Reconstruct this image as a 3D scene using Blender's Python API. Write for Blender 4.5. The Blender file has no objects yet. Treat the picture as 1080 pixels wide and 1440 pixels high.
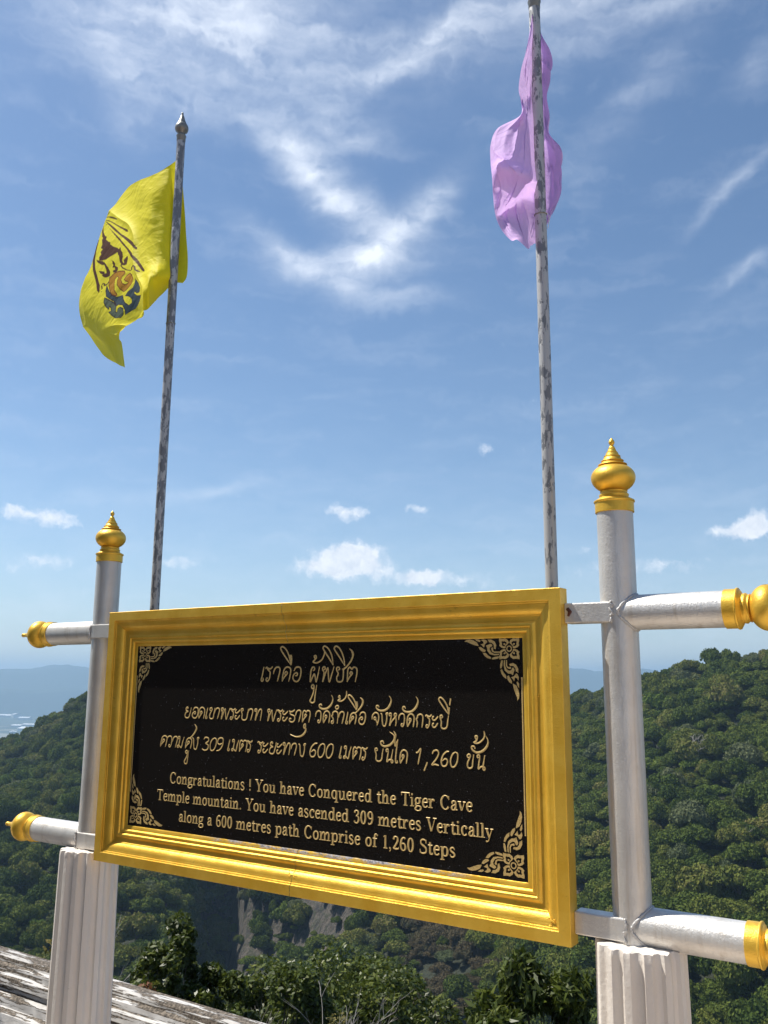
import bpy, bmesh, math, random
import numpy as np
from mathutils import Matrix, Vector, noise as mnoise

rad = math.radians
SC = bpy.context.scene
COL = SC.collection

# ------------------------------------------------------------------ camera
cam = bpy.data.cameras.new('camera')
cam_o = bpy.data.objects.new('camera', cam); COL.objects.link(cam_o)
cx = Vector((0.99997778, -0.0012674, 0.00654493))
cy = Vector((-0.00666652, -0.19011052, 0.98174006))
cz = -Vector((0.0, 0.981762, 0.190115))
cam_o.matrix_world = Matrix(((cx.x, cy.x, cz.x, 0), (cx.y, cy.y, cz.y, 0), (cx.z, cy.z, cz.z, 1.65), (0, 0, 0, 1)))
cam.sensor_fit = 'VERTICAL'; cam.sensor_height = 24.0; cam.lens = 24.0 * 1220 / 1440
cam.clip_start = 0.05; cam.clip_end = 60000
SC.camera = cam_o

# ------------------------------------------------------------------ sun direction (in the sign's frame: left, up, a little to the front)
U = Vector((0.83106954, -0.55616852, 0.0)); N = Vector((-0.55616852, -0.83106954, 0.0)); ZU = Vector((0, 0, 1))
SUN = (U * -0.50 + ZU * 0.90 + N * 0.138).normalized()
sun_el = math.asin(SUN.z); sun_az = math.atan2(SUN.x, SUN.y)
sl = bpy.data.lights.new('sun', 'SUN'); sl.energy = 5.0; sl.angle = rad(0.53); sl.color = (1.0, 0.95, 0.86)
so = bpy.data.objects.new('sun', sl); COL.objects.link(so)
so.rotation_euler = SUN.to_track_quat('Z', 'Y').to_euler()
SKY_STRENGTH = 0.095
SC.view_settings.view_transform = 'Standard'; SC.view_settings.look = 'None'
SC.view_settings.exposure = 0.45; SC.view_settings.gamma = 1.0; SC.view_settings.use_curve_mapping = False
SC.cycles.max_bounces = 6; SC.cycles.diffuse_bounces = 3; SC.cycles.glossy_bounces = 3; SC.cycles.transmission_bounces = 3
SC.cycles.volume_bounces = 1; SC.cycles.transparent_max_bounces = 6
SC.cycles.use_denoising = True

THAI_WORDS = [[1,[[0,-11298,-2173,-11364,-2471,-11410,-2620,-11371,-2670,-11318,-2630,-11331,-2546],[0,-11214,-2243,-11168,-2188,-11069,-2238,-10977,-2233,-10898,-2164],[0,-11148,-2198,-11096,-2283,-11004,-2362,-11030,-2571,-11122,-2670,-11181,-2630,-11155,-2561,-11096,-2571],[0,-10850,-2422,-10811,-2274,-10719,-2189,-10608,-2189,-10556,-2274,-10602,-2472,-10667,-2670],[0,-10447,-2671,-10421,-2473,-10369,-2275,-10265,-2186,-10149,-2190,-10071,-2275,-10097,-2473,-10155,-2671],[0,-10447,-2671,-10362,-2532,-10252,-2433,-10220,-2374,-10272,-2334,-10330,-2383,-10317,-2443,-10265,-2458],[0,-9927,-2315,-9863,-2211,-9748,-2177,-9639,-2226,-9620,-2374,-9671,-2572,-9774,-2666,-9895,-2651,-9966,-2562,-9940,-2449,-9838,-2374,-9774,-2404,-9799,-2473,-9863,-2473],[0,-10067,-2120,-10298,-1866,-10508,-1626,-10548,-1523,-10459,-1484,-10308,-1578,-10167,-1799,-10067,-2120],[0,-10067,-2120,-10065,-1935,-10124,-1766],[0,-10068,-2103,-10043,-1935,-10067,-1767]]],[1,[[0,-9101,-2307,-9038,-2268,-9050,-2194,-9139,-2209,-9196,-2376,-9208,-2673,-9132,-2549,-9038,-2416,-8987,-2574,-8956,-2673,-8893,-2475,-8823,-2169],[0,-8646,-2279,-8584,-2249,-8597,-2185,-8677,-2195,-8684,-2279,-8628,-2377,-8677,-2671,-8584,-2426,-8472,-2215,-8447,-2426,-8398,-2671,-8304,-2426,-8211,-2171],[0,-8045,-2289,-7984,-2260,-8008,-2197,-8094,-2206,-8100,-2289,-8033,-2402,-8094,-2524,-8069,-2641,-7959,-2670,-7855,-2621,-7825,-2475,-7825,-2280,-7874,-2250],[0,-7825,-2270,-7764,-2206],[0,-7665,-2669,-7653,-2475,-7641,-2280,-7568,-2193,-7478,-2251,-7405,-2193,-7291,-2232,-7273,-2377,-7339,-2669],[0,-7665,-2669,-7586,-2533,-7490,-2436,-7460,-2377,-7514,-2339,-7556,-2392,-7514,-2441],[0,-9014,-1926,-8965,-1877,-8997,-1804,-9060,-1827,-9014,-1926,-9105,-2014,-8927,-2042,-8727,-1938,-8631,-1765,-8613,-1634],[0,-8249,-2127,-8449,-1865,-8643,-1633,-8687,-1534,-8604,-1492,-8456,-1587,-8313,-1817,-8249,-2127],[0,-7767,-2151,-7975,-1885,-8185,-1639,-8216,-1551,-8127,-1500,-7981,-1593,-7833,-1854,-7767,-2151],[1,-7825,-2273,-7666,-2151,-7509,-1969,-7443,-1793,-7494,-1664,-7595,-1592],[0,-9031,-2861,-9106,-2901,-9150,-2829,-9097,-2770,-9040,-2828,-9060,-3024,-9148,-3220,-9196,-3312,-9110,-3369,-9010,-3322,-8982,-3120,-8928,-2778]]],[2,[[0,-15008,-3708,-14964,-3669,-15014,-3642,-15069,-3689,-15053,-3758,-14953,-3797,-15042,-3820,-15108,-3905,-15092,-3998,-15008,-4029,-14908,-3998,-14841,-3836,-14797,-3642],[0,-14700,-3749,-14644,-3668,-14545,-3641,-14451,-3679,-14434,-3796,-14478,-3951,-14567,-4024,-14672,-4013,-14733,-3943,-14711,-3854,-14622,-3796,-14567,-3819,-14589,-3873,-14644,-3873],[0,-14388,-4027,-14399,-3872,-14366,-3717,-14278,-3639,-14168,-3651,-14096,-3736,-14107,-3872,-14140,-4027],[0,-14388,-4027,-14322,-3934,-14256,-3857,-14234,-3802,-14289,-3771,-14322,-3818,-14278,-3860],[0,-13951,-3638,-14006,-3871,-14044,-3988,-14011,-4026,-13968,-3995,-13979,-3929],[0,-13762,-3723,-13817,-3730,-13839,-3676,-13773,-3637,-13724,-3684,-13779,-3785,-13839,-3909,-13817,-4006,-13729,-4026,-13653,-3979,-13625,-3831,-13587,-3637],[0,-13601,-3831,-13569,-3714,-13492,-3648,-13400,-3648,-13356,-3714,-13394,-3869,-13449,-4025],[0,-13225,-3713,-13170,-3689,-13181,-3639,-13252,-3646,-13257,-3713,-13208,-3790,-13252,-4024,-13170,-3829,-13073,-3662,-13051,-3829,-13008,-4024,-12926,-3829,-12845,-3627],[0,-12841,-3688,-12803,-3645,-12722,-3684,-12647,-3680,-12582,-3625],[0,-12787,-3652,-12744,-3719,-12669,-3781,-12690,-3945,-12766,-4023,-12814,-3992,-12793,-3937,-12744,-3945],[0,-12519,-3687,-12567,-3687,-12583,-3749,-12540,-3788,-12465,-3772,-12347,-3671],[0,-12519,-3890,-12567,-3890,-12583,-3952,-12540,-3999,-12465,-3983,-12358,-3866],[0,-12256,-3717,-12203,-3685,-12230,-3635,-12294,-3650,-12289,-3728,-12246,-3826,-12256,-3963,-12192,-4022,-12085,-4014,-12016,-3943,-11989,-3787,-11957,-3631],[0,-11987,-3825,-11955,-3708,-11880,-3641,-11790,-3641,-11747,-3708,-11784,-3864,-11838,-4021],[0,-11584,-3699,-11637,-3706,-11648,-3648,-11589,-3628,-11558,-3683,-11584,-3824,-11621,-4020,-11558,-3863,-11452,-3667,-11372,-3636,-11335,-3706,-11356,-3863,-11388,-4020]]],[2,[[0,-11017,-3708,-10964,-3684,-10974,-3633,-11043,-3641,-11048,-3708,-11001,-3787,-11043,-4023,-10964,-3826,-10869,-3657,-10848,-3826,-10806,-4023,-10726,-3826,-10647,-3621],[0,-10629,-3682,-10592,-3639,-10514,-3678,-10441,-3674,-10378,-3619],[0,-10576,-3647,-10535,-3714,-10462,-3776,-10482,-3941,-10556,-4020,-10603,-3989,-10582,-3934,-10535,-3941],[0,-10311,-3681,-10358,-3681,-10373,-3744,-10332,-3783,-10259,-3767,-10145,-3665],[0,-10311,-3885,-10358,-3885,-10373,-3947,-10332,-3994,-10259,-3979,-10156,-3861],[0,-10083,-3644,-10041,-3687,-9939,-3672,-9846,-3617],[0,-10041,-3679,-10041,-3758,-9939,-3793,-9856,-3828,-9836,-3930,-9913,-4016,-10016,-4016,-10077,-3969,-10052,-3906,-9990,-3922],[0,-9807,-3819,-9776,-3701,-9705,-3635,-9618,-3635,-9577,-3701,-9613,-3858,-9664,-4014],[0,-9509,-4012,-9499,-3856,-9489,-3700,-9428,-3630,-9352,-3677,-9291,-3630,-9195,-3661,-9179,-3778,-9235,-4012],[0,-9509,-4012,-9443,-3903,-9362,-3825,-9337,-3778,-9382,-3747,-9418,-3790,-9382,-3828],[1,-9428,-4196,-9366,-4162,-9376,-4081,-9431,-4109,-9428,-4196,-9355,-4216,-9381,-4340,-9547,-4468,-9782,-4500,-10022,-4429]]],[2,[[0,-8949,-3820,-8929,-3705,-8859,-3635,-8770,-3635,-8720,-3712,-8730,-3897,-8785,-4005,-8840,-3994,-8840,-3944,-8795,-3928],[0,-8613,-4013,-8622,-3858,-8593,-3704,-8514,-3627,-8415,-3639,-8351,-3724,-8361,-3858,-8391,-4013],[0,-8613,-4013,-8553,-3920,-8494,-3843,-8474,-3789,-8524,-3758,-8553,-3804,-8514,-3847],[0,-8225,-3935,-8274,-3943,-8279,-3997,-8230,-4012,-8195,-3962,-8215,-3850,-8274,-3781,-8230,-3735,-8230,-3673,-8156,-3627,-8068,-3638,-8014,-3723,-8043,-4012],[0,-7985,-3819,-7955,-3703,-7887,-3638,-7804,-3638,-7765,-3703,-7799,-3858,-7848,-4012],[0,-7609,-3626,-7658,-3857,-7692,-3973,-7663,-4011,-7624,-3980,-7634,-3915],[0,-7547,-4011,-7528,-3857,-7489,-3722,-7412,-3657,-7335,-3664,-7277,-3734,-7287,-3857,-7330,-4011],[0,-7547,-4011,-7485,-3903,-7403,-3838,-7378,-3795,-7417,-3764,-7461,-3799,-7451,-3841,-7412,-3849],[0,-7143,-3733,-7095,-3652,-7009,-3625,-6927,-3664,-6913,-3779,-6951,-3933,-7028,-4007,-7119,-3995,-7172,-3926,-7153,-3837,-7076,-3779,-7028,-3802,-7047,-3856,-7095,-3856],[1,-8692,-3467,-8723,-3413,-8797,-3437,-8775,-3511,-8649,-3562,-8463,-3536,-8302,-3411,-8233,-3234,-8301,-3097],[0,-8065,-3431,-8125,-3487,-8087,-3549,-8007,-3525,-8000,-3462,-8065,-3431],[0,-7933,-3175,-7962,-3118,-8002,-3166,-7932,-3219,-8028,-3272,-7898,-3292,-7747,-3210,-7677,-3082,-7684,-2961],[0,-7276,-3562,-7437,-3362,-7587,-3191,-7613,-3113,-7533,-3096,-7400,-3204,-7299,-3390,-7276,-3562],[0,-7276,-3562,-7267,-3421,-7320,-3290],[0,-7269,-3546,-7235,-3420,-7261,-3289],[1,-7314,-3656,-7179,-3544,-7052,-3401,-7026,-3260,-7125,-3162]]],[2,[[0,-6658,-3841,-6634,-3706,-6539,-3628,-6444,-3648,-6396,-3744,-6420,-3899,-6468,-4014],[0,-6458,-3960,-6506,-3852,-6577,-3837,-6577,-3775,-6525,-3775,-6506,-3829],[0,-6329,-3638,-6277,-3688,-6262,-3862,-6234,-4009,-6149,-4017,-6092,-3823,-6092,-3700,-6054,-3630,-6111,-3638,-6130,-3692],[0,-5938,-3690,-5985,-3709,-5999,-3651,-5943,-3631,-5919,-3690,-5952,-3864,-5985,-4019,-5929,-3903,-5834,-3806,-5749,-3717,-5730,-3655,-5782,-3631,-5811,-3686,-5749,-3767,-5740,-3903,-5763,-4019],[0,-5644,-3828,-5626,-3711,-5560,-3641,-5475,-3641,-5428,-3719,-5438,-3905,-5489,-4014,-5541,-4003,-5541,-3952,-5499,-3936],[0,-5320,-4024,-5330,-3868,-5302,-3713,-5227,-3635,-5133,-3646,-5073,-3732,-5082,-3868,-5110,-4024],[0,-5320,-4024,-5264,-3931,-5208,-3853,-5189,-3798,-5236,-3767,-5264,-3814,-5227,-3857],[0,-4979,-4027,-4955,-3871,-4997,-3777,-4951,-3738,-4951,-3683,-4899,-3644,-4820,-3636,-4760,-3695,-4760,-3832,-4792,-4027],[0,-4668,-3693,-4635,-3650,-4566,-3689,-4501,-3685,-4445,-3630],[0,-4621,-3658,-4584,-3724,-4519,-3787,-4538,-3951,-4603,-4029,-4644,-3998,-4626,-3943,-4584,-3951],[0,-4363,-3694,-4404,-3694,-4418,-3757,-4381,-3796,-4316,-3780,-4215,-3679],[0,-4363,-3898,-4404,-3898,-4418,-3961,-4381,-4008,-4316,-3992,-4224,-3874],[0,-4110,-3727,-4064,-3696,-4087,-3645,-4142,-3660,-4138,-3739,-4101,-3837,-4110,-3974,-4055,-4033,-3963,-4025,-3903,-3955,-3880,-3798,-3852,-3641],[1,-6393,-3457,-6426,-3409,-6492,-3419,-6475,-3498,-6359,-3557,-6179,-3545,-6027,-3448,-5937,-3288,-5938,-3182,-6010,-3096],[1,-5392,-3479,-5424,-3422,-5487,-3429,-5481,-3515,-5376,-3572,-5187,-3560,-5031,-3452,-4944,-3295,-4944,-3191,-5009,-3101],[0,-3846,-3615,-4008,-3429,-4163,-3229,-4186,-3152,-4120,-3113,-4006,-3200,-3888,-3388,-3846,-3615],[0,-3846,-3615,-3823,-3400],[0,-3773,-3138,-3811,-3341]]],[3,[[0,-16343,-5117,-16320,-4958,-16273,-4799,-16179,-4727,-16073,-4731,-16003,-4799,-16026,-4958,-16079,-5117],[0,-16343,-5117,-16267,-5005,-16167,-4926,-16138,-4878,-16185,-4846,-16238,-4886,-16226,-4934,-16179,-4946],[0,-16014,-4919,-15991,-4799,-15909,-4728,-15804,-4728,-15745,-4807,-15757,-4998,-15821,-5110,-15886,-5098,-15886,-5046,-15833,-5030],[0,-15707,-4919,-15672,-4800,-15590,-4732,-15491,-4732,-15445,-4800,-15486,-4959,-15544,-5119],[0,-15335,-4780,-15393,-4800,-15405,-4741,-15341,-4721,-15312,-4780,-15353,-5000,-15376,-5099,-15434,-5103,-15428,-5047,-15347,-5039,-15243,-5111,-15196,-5039,-15161,-4900,-15092,-4721],[0,-15012,-5120,-14989,-4961,-14943,-4821,-14851,-4753,-14759,-4761,-14690,-4833,-14701,-4961,-14753,-5120],[0,-15012,-5120,-14937,-5009,-14839,-4941,-14811,-4897,-14857,-4865,-14909,-4901,-14897,-4945,-14851,-4953],[0,-14664,-4730,-14601,-4782,-14584,-4962,-14550,-5113,-14447,-5121,-14378,-4922,-14378,-4794,-14332,-4722,-14401,-4730,-14424,-4786],[1,-14832,-4774,-14695,-4679,-14548,-4525,-14477,-4375,-14581,-4246],[0,-14878,-5279,-14953,-5299,-14991,-5242,-14932,-5200,-14889,-5263,-14930,-5429,-15030,-5582,-14985,-5668,-14891,-5640,-14866,-5459,-14827,-5195]]],[3,[[0,-14079,-4763,-14002,-4694,-13853,-4717,-13853,-4822,-13982,-4899,-13853,-4958,-13872,-5094,-14014,-5149,-14144,-5103],[0,-13547,-4695,-13676,-4777,-13753,-4959,-13708,-5128,-13579,-5119,-13469,-4959,-13450,-4754,-13547,-4695],[0,-13152,-4860,-13281,-4906,-13384,-4851,-13345,-4723,-13204,-4677,-13113,-4746,-13152,-4952,-13281,-5099,-13423,-5136]]],[3,[[0,-12789,-4715,-12844,-4951,-12883,-5069,-12850,-5108,-12806,-5077,-12817,-5010],[0,-12591,-4773,-12646,-4793,-12657,-4734,-12597,-4714,-12569,-4773,-12607,-4990,-12629,-5089,-12684,-5092,-12679,-5037,-12602,-5029,-12504,-5100,-12460,-5029,-12427,-4892,-12361,-4714],[0,-12323,-5108,-12312,-4950,-12301,-4793,-12236,-4722,-12155,-4769,-12089,-4722,-11986,-4753,-11970,-4872,-12030,-5108],[0,-12323,-5108,-12252,-4998,-12165,-4919,-12138,-4872,-12187,-4840,-12225,-4883,-12187,-4923],[0,-11974,-4769,-11936,-4726,-11855,-4765,-11780,-4761,-11715,-4706],[0,-11920,-4733,-11877,-4800,-11801,-4863,-11823,-5029,-11898,-5107,-11947,-5076,-11925,-5021,-11877,-5029]]],[3,[[0,-11474,-4777,-11437,-4734,-11357,-4773,-11283,-4769,-11220,-4714],[0,-11421,-4741,-11379,-4808,-11304,-4870,-11326,-5034,-11400,-5112,-11448,-5081,-11426,-5026,-11379,-5034],[0,-11160,-4776,-11207,-4776,-11223,-4839,-11181,-4878,-11107,-4862,-10991,-4761],[0,-11160,-4979,-11207,-4979,-11223,-5042,-11181,-5089,-11107,-5073,-11001,-4956],[0,-10827,-4788,-10785,-4749,-10832,-4721,-10885,-4768,-10869,-4839,-10774,-4878,-10858,-4901,-10921,-4987,-10906,-5081,-10827,-5112,-10732,-5081,-10669,-4917,-10627,-4721],[0,-10533,-4776,-10580,-4776,-10596,-4839,-10554,-4878,-10481,-4862,-10366,-4760],[0,-10533,-4979,-10580,-4979,-10596,-5042,-10554,-5089,-10481,-5073,-10376,-4956],[0,-10254,-4791,-10306,-4799,-10317,-4741,-10259,-4721,-10228,-4776,-10254,-4917,-10291,-5113,-10228,-4956,-10124,-4760,-10046,-4729,-10009,-4799,-10030,-4956,-10061,-5113],[0,-9968,-4917,-9937,-4799,-9864,-4732,-9776,-4732,-9734,-4799,-9771,-4956,-9823,-5113],[0,-9643,-4728,-9587,-4779,-9571,-4956,-9540,-5105,-9447,-5113,-9386,-4917,-9386,-4791,-9344,-4720,-9406,-4728,-9427,-4783]]],[3,[[0,-8852,-4679,-8958,-4692,-9087,-4805,-9151,-4985,-9098,-5111,-8969,-5093,-8911,-4963,-8993,-4895,-9110,-4963],[0,-8627,-4674,-8745,-4756,-8815,-4938,-8774,-5106,-8656,-5097,-8556,-4938,-8539,-4733,-8627,-4674],[0,-8281,-4668,-8399,-4751,-8470,-4935,-8428,-5105,-8310,-5096,-8210,-4935,-8192,-4728,-8281,-4668]]],[3,[[0,-7851,-4717,-7901,-4949,-7935,-5066,-7906,-5104,-7866,-5073,-7876,-5008],[0,-7670,-4775,-7719,-4795,-7729,-4736,-7675,-4717,-7650,-4775,-7685,-4989,-7704,-5087,-7754,-5091,-7749,-5036,-7680,-5028,-7591,-5098,-7551,-5028,-7522,-4892,-7462,-4717],[0,-7395,-5109,-7385,-4952,-7375,-4795,-7316,-4725,-7241,-4772,-7182,-4725,-7088,-4756,-7073,-4874,-7128,-5109],[0,-7395,-5109,-7330,-4999,-7251,-4921,-7227,-4874,-7271,-4842,-7306,-4885,-7271,-4925],[0,-7054,-4772,-7020,-4728,-6945,-4768,-6876,-4764,-6817,-4709],[0,-7005,-4736,-6965,-4804,-6896,-4867,-6916,-5033,-6985,-5112,-7030,-5080,-7010,-5025,-6965,-5033]]],[3,[[0,-6493,-4807,-6445,-4776,-6469,-4725,-6527,-4741,-6522,-4819,-6483,-4917,-6493,-5054,-6435,-5113,-6338,-5105,-6275,-5034,-6251,-4878,-6222,-4721],[0,-6049,-4786,-6097,-4806,-6107,-4747,-6053,-4727,-6029,-4786,-6063,-5003,-6078,-5113,-6000,-5050,-5903,-5042,-5855,-5082,-5879,-5133,-5923,-5101,-5903,-4963,-5855,-4727],[0,-5675,-4414,-5723,-4732,-5757,-5049,-5742,-5121,-5694,-5113,-5699,-5049],[0,-5578,-5133,-5588,-4973,-5559,-4814,-5481,-4734,-5384,-4746,-5321,-4834,-5331,-4973,-5360,-5133],[0,-5578,-5133,-5520,-5037,-5462,-4957,-5442,-4902,-5491,-4870,-5520,-4918,-5481,-4961],[1,-6195,-4571,-6240,-4494,-6317,-4522,-6284,-4611,-6149,-4652,-5949,-4586,-5816,-4447,-5817,-4303,-5982,-4201],[1,-5697,-4460,-5767,-4624,-5786,-4427,-5760,-4283,-5831,-4170]]],[3,[[0,-5005,-4784,-4935,-4762,-4838,-4663,-4892,-4942,-4935,-5122],[0,-4604,-5044,-4658,-5170,-4722,-5305],[0,-4429,-4793,-4376,-4703,-4259,-4681,-4205,-4770,-4285,-4927,-4445,-5111,-4338,-5093,-4205,-5120],[0,-3847,-4695,-3942,-4708,-4058,-4820,-4116,-4999,-4068,-5124,-3952,-5106,-3899,-4976,-3973,-4909,-4079,-4976],[0,-3629,-4700,-3733,-4780,-3796,-4958,-3759,-5123,-3655,-5114,-3566,-4958,-3550,-4758,-3629,-4700]]],[3,[[0,-3160,-4825,-3206,-4833,-3225,-4777,-3169,-4737,-3127,-4785,-3174,-4889,-3225,-5016,-3206,-5116,-3132,-5136,-3067,-5088,-3044,-4937,-3011,-4737],[0,-2836,-4802,-2883,-4823,-2892,-4761,-2840,-4741,-2817,-4802,-2850,-5028,-2864,-5143,-2788,-5077,-2694,-5069,-2647,-5110,-2670,-5163,-2713,-5130,-2694,-4987,-2647,-4741],[0,-2898,-4341,-2948,-4258,-2947,-4207,-2884,-4222,-2917,-4342,-3005,-4396,-2860,-4407,-2702,-4299,-2641,-4178,-2666,-4054],[1,-2960,-4581,-2999,-4508,-3078,-4518,-3047,-4612,-2903,-4679,-2707,-4619,-2569,-4478,-2535,-4326,-2610,-4187]]]]
ENG_ENDS = [[[-15750,-6404],[-3077,-6361]],[[-16387,-7052],[-2433,-7038]],[[-15184,-7712],[-3658,-7680]]]
ORN = [[[-1916,-201],[-1847,-148],[-1739,-134],[-1605,-165],[-1486,-227],[-1429,-338],[-1567,-312],[-1741,-245],[-1821,-208]],[[-1565,-138],[-1444,-136],[-1365,-175],[-1393,-217],[-1485,-191]],[[-1352,-159],[-1259,-137],[-1167,-174],[-1142,-222],[-1222,-290],[-1255,-383],[-1315,-324],[-1367,-288],[-1261,-266],[-1273,-207]],[[-1135,-152],[-1009,-150],[-893,-215],[-844,-320],[-872,-436],[-923,-412],[-929,-307],[-990,-248],[-1089,-227],[-1094,-188]],[[-1440,-368],[-1368,-362],[-1277,-418],[-1199,-466],[-1226,-512],[-1318,-499],[-1396,-446]],[[-1191,-326],[-1117,-304],[-1038,-270],[-973,-306],[-987,-353],[-1053,-375],[-1067,-437],[-1017,-526],[-914,-574],[-758,-571],[-772,-610],[-914,-616],[-1057,-584],[-1146,-478],[-1150,-396]],[[-1019,-399],[-962,-376],[-949,-423],[-963,-462],[-912,-505],[-757,-507],[-758,-541],[-913,-546],[-990,-504]],[[-1305,-534],[-1200,-543],[-1123,-618],[-1020,-677],[-1046,-723],[-1150,-692],[-1241,-628]],[[-994,-693],[-915,-662],[-760,-645],[-774,-702],[-891,-731],[-995,-735]]]
FLOWER = [-393,-461]
PETAL = [[4,179],[39,247],[129,303],[205,290],[318,310],[329,230],[302,150],[325,93],[261,37],[185,11],[122,12],[111,74],[61,120]]
PETAL_HOLE = [[69,136],[126,188],[202,193],[226,140],[187,79],[136,73],[111,104]]
YELLOW_CLOTH = [[[-1853,2094,-165],[-1852,2091,-160],[-1875,2026,-112],[-1971,2022,-115],[-2158,2094,-187],[-2377,2187,-299],[-2492,2140,-322],[-2572,2070,-324],[-2658,1972,-346],[-2767,1883,-398],[-2902,1828,-461],[-3016,1784,-533],[-3094,1742,-615],[-3117,1686,-688],[-3081,1615,-720]],[[-1823,1940,-165],[-1848,1971,-160],[-1846,1916,-102],[-1917,1906,-92],[-2030,1940,-122],[-2245,2016,-232],[-2325,1970,-242],[-2371,1889,-234],[-2449,1806,-256],[-2563,1743,-308],[-2706,1702,-371],[-2845,1679,-453],[-2937,1651,-545],[-2963,1602,-618],[-2946,1524,-660]],[[-1800,1806,-165],[-1843,1845,-160],[-1844,1804,-112],[-1898,1798,-100],[-1961,1799,-97],[-2111,1852,-164],[-2170,1808,-172],[-2204,1734,-164],[-2275,1661,-186],[-2387,1619,-238],[-2538,1594,-301],[-2680,1581,-383],[-2765,1559,-465],[-2799,1518,-538],[-2816,1452,-600]],[[-1782,1682,-165],[-1838,1721,-160],[-1841,1694,-122],[-1867,1676,-97],[-1917,1678,-92],[-2003,1697,-117],[-2045,1669,-122],[-2069,1609,-114],[-2121,1541,-126],[-2231,1515,-178],[-2377,1495,-241],[-2523,1496,-323],[-2613,1484,-405],[-2653,1451,-468],[-2690,1391,-540]],[[-1765,1574,-165],[-1834,1605,-160],[-1828,1580,-122],[-1842,1558,-95],[-1867,1551,-77],[-1911,1558,-79],[-1932,1526,-72],[-1959,1487,-74],[-2007,1443,-86],[-2103,1421,-128],[-2246,1408,-191],[-2376,1414,-263],[-2477,1421,-345],[-2512,1401,-398],[-2572,1332,-480]],[[-1764,1486,-165],[-1830,1488,-160],[-1815,1472,-122],[-1804,1455,-72],[-1799,1443,-32],[-1822,1436,-22],[-1823,1401,-2],[-1848,1367,-14],[-1904,1328,-46],[-1997,1329,-98],[-2143,1338,-161],[-2257,1347,-213],[-2349,1361,-275],[-2396,1360,-328],[-2468,1285,-420]],[[-1788,1458,-165],[-1829,1467,-160],[-1876,1478,-182],[-1890,1445,-160],[-1892,1402,-127],[-1877,1355,-84],[-1840,1300,-32],[-1876,1294,-44],[-1912,1284,-56],[-1991,1311,-98],[-2120,1322,-151],[-2221,1329,-193],[-2282,1329,-235],[-2330,1332,-288],[-2407,1256,-380]]]
EMBLEM = [[0,[484,0,459,13,464,20,481,0]],[0,[484,0,461,74,446,134,454,120,469,70,486,0]],[0,[496,0,479,70,464,144,449,211,431,278,431,301,441,278,456,207,469,140,481,77,496,10]],[0,[499,0,491,60,479,144,469,234,451,321,431,428,426,488,436,485,446,455,461,338,476,234,489,130,496,60]],[0,[504,0,499,94,489,194,481,308,476,398,469,492,439,666,449,669,466,635,489,455,486,355,494,221,499,110,504,10]],[0,[554,0,554,10,579,20,607,40,629,90,647,154,659,207,674,237,682,241,679,207,667,171,649,107,632,50,614,3,591,0]],[0,[576,10,602,0,604,0,581,20]],[0,[632,0,654,0,654,0,634,0]],[0,[511,0,526,37,529,70,526,97,534,97,531,130,526,157,531,161,526,207,516,254,514,284,526,271,551,224,576,174,591,130,599,97,591,87,579,100,576,84,564,97,566,74,554,77,546,54,539,60,539,40,526,10]],[0,[526,271,516,274,504,284,509,304,509,331,519,351,531,355,534,375,529,405,526,431,536,408,544,368,541,328,531,308,529,284]],[0,[501,401,506,421,516,425,526,431,531,391,526,371,514,388]],[0,[604,60,599,97,591,137,589,171,591,224,596,264,609,274,622,244,617,211,609,227,602,211,596,167,602,144,604,124,607,87]],[0,[624,130,617,167,612,201,617,214,622,244,627,221,629,181,624,191,627,157]],[0,[564,231,559,261,559,288,566,291,561,331,569,341,581,328,589,298,584,288,576,308,571,294,579,274,569,271,569,258,564,251]],[0,[544,355,546,391,539,455,526,512,519,502,509,512,496,538,489,565,494,589,479,625,479,632,496,609,504,579,499,565,501,542,509,522,521,525,531,505,544,448,551,385,549,351]],[0,[612,274,609,288,627,298,642,288,652,258,647,237,654,234,662,258,667,254,659,227,647,227,642,244,644,261,637,281,624,288]],[0,[674,241,672,264,667,274,674,268]],[1,[624,288,612,284,589,311,569,355,551,431,554,452,571,431,586,428,594,462,589,502,574,532,569,522,576,488,574,465,554,482,539,508,536,542,541,579,564,585,591,562,617,525,619,462,612,408,596,385,586,388,586,365,602,351,619,371,637,405,647,468,652,455,657,401,647,348,637,311]],[2,[644,291,654,348,659,415,654,475,632,535,642,582,647,629,642,692,619,709,607,679,612,629,624,579,604,585,569,625,546,625,531,612,524,676,526,732,544,732,564,702,571,666,581,679,571,719,544,769,569,773,622,766,679,719,667,689,659,622,669,562,679,545,672,475,674,405,674,358,659,308]],[3,[682,348,679,415,677,485,682,548,699,585,697,612,682,585,672,605,669,656,684,699,699,702,719,642,722,562,719,498,709,522,699,495,697,462,709,478,707,421,697,371]]]
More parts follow.
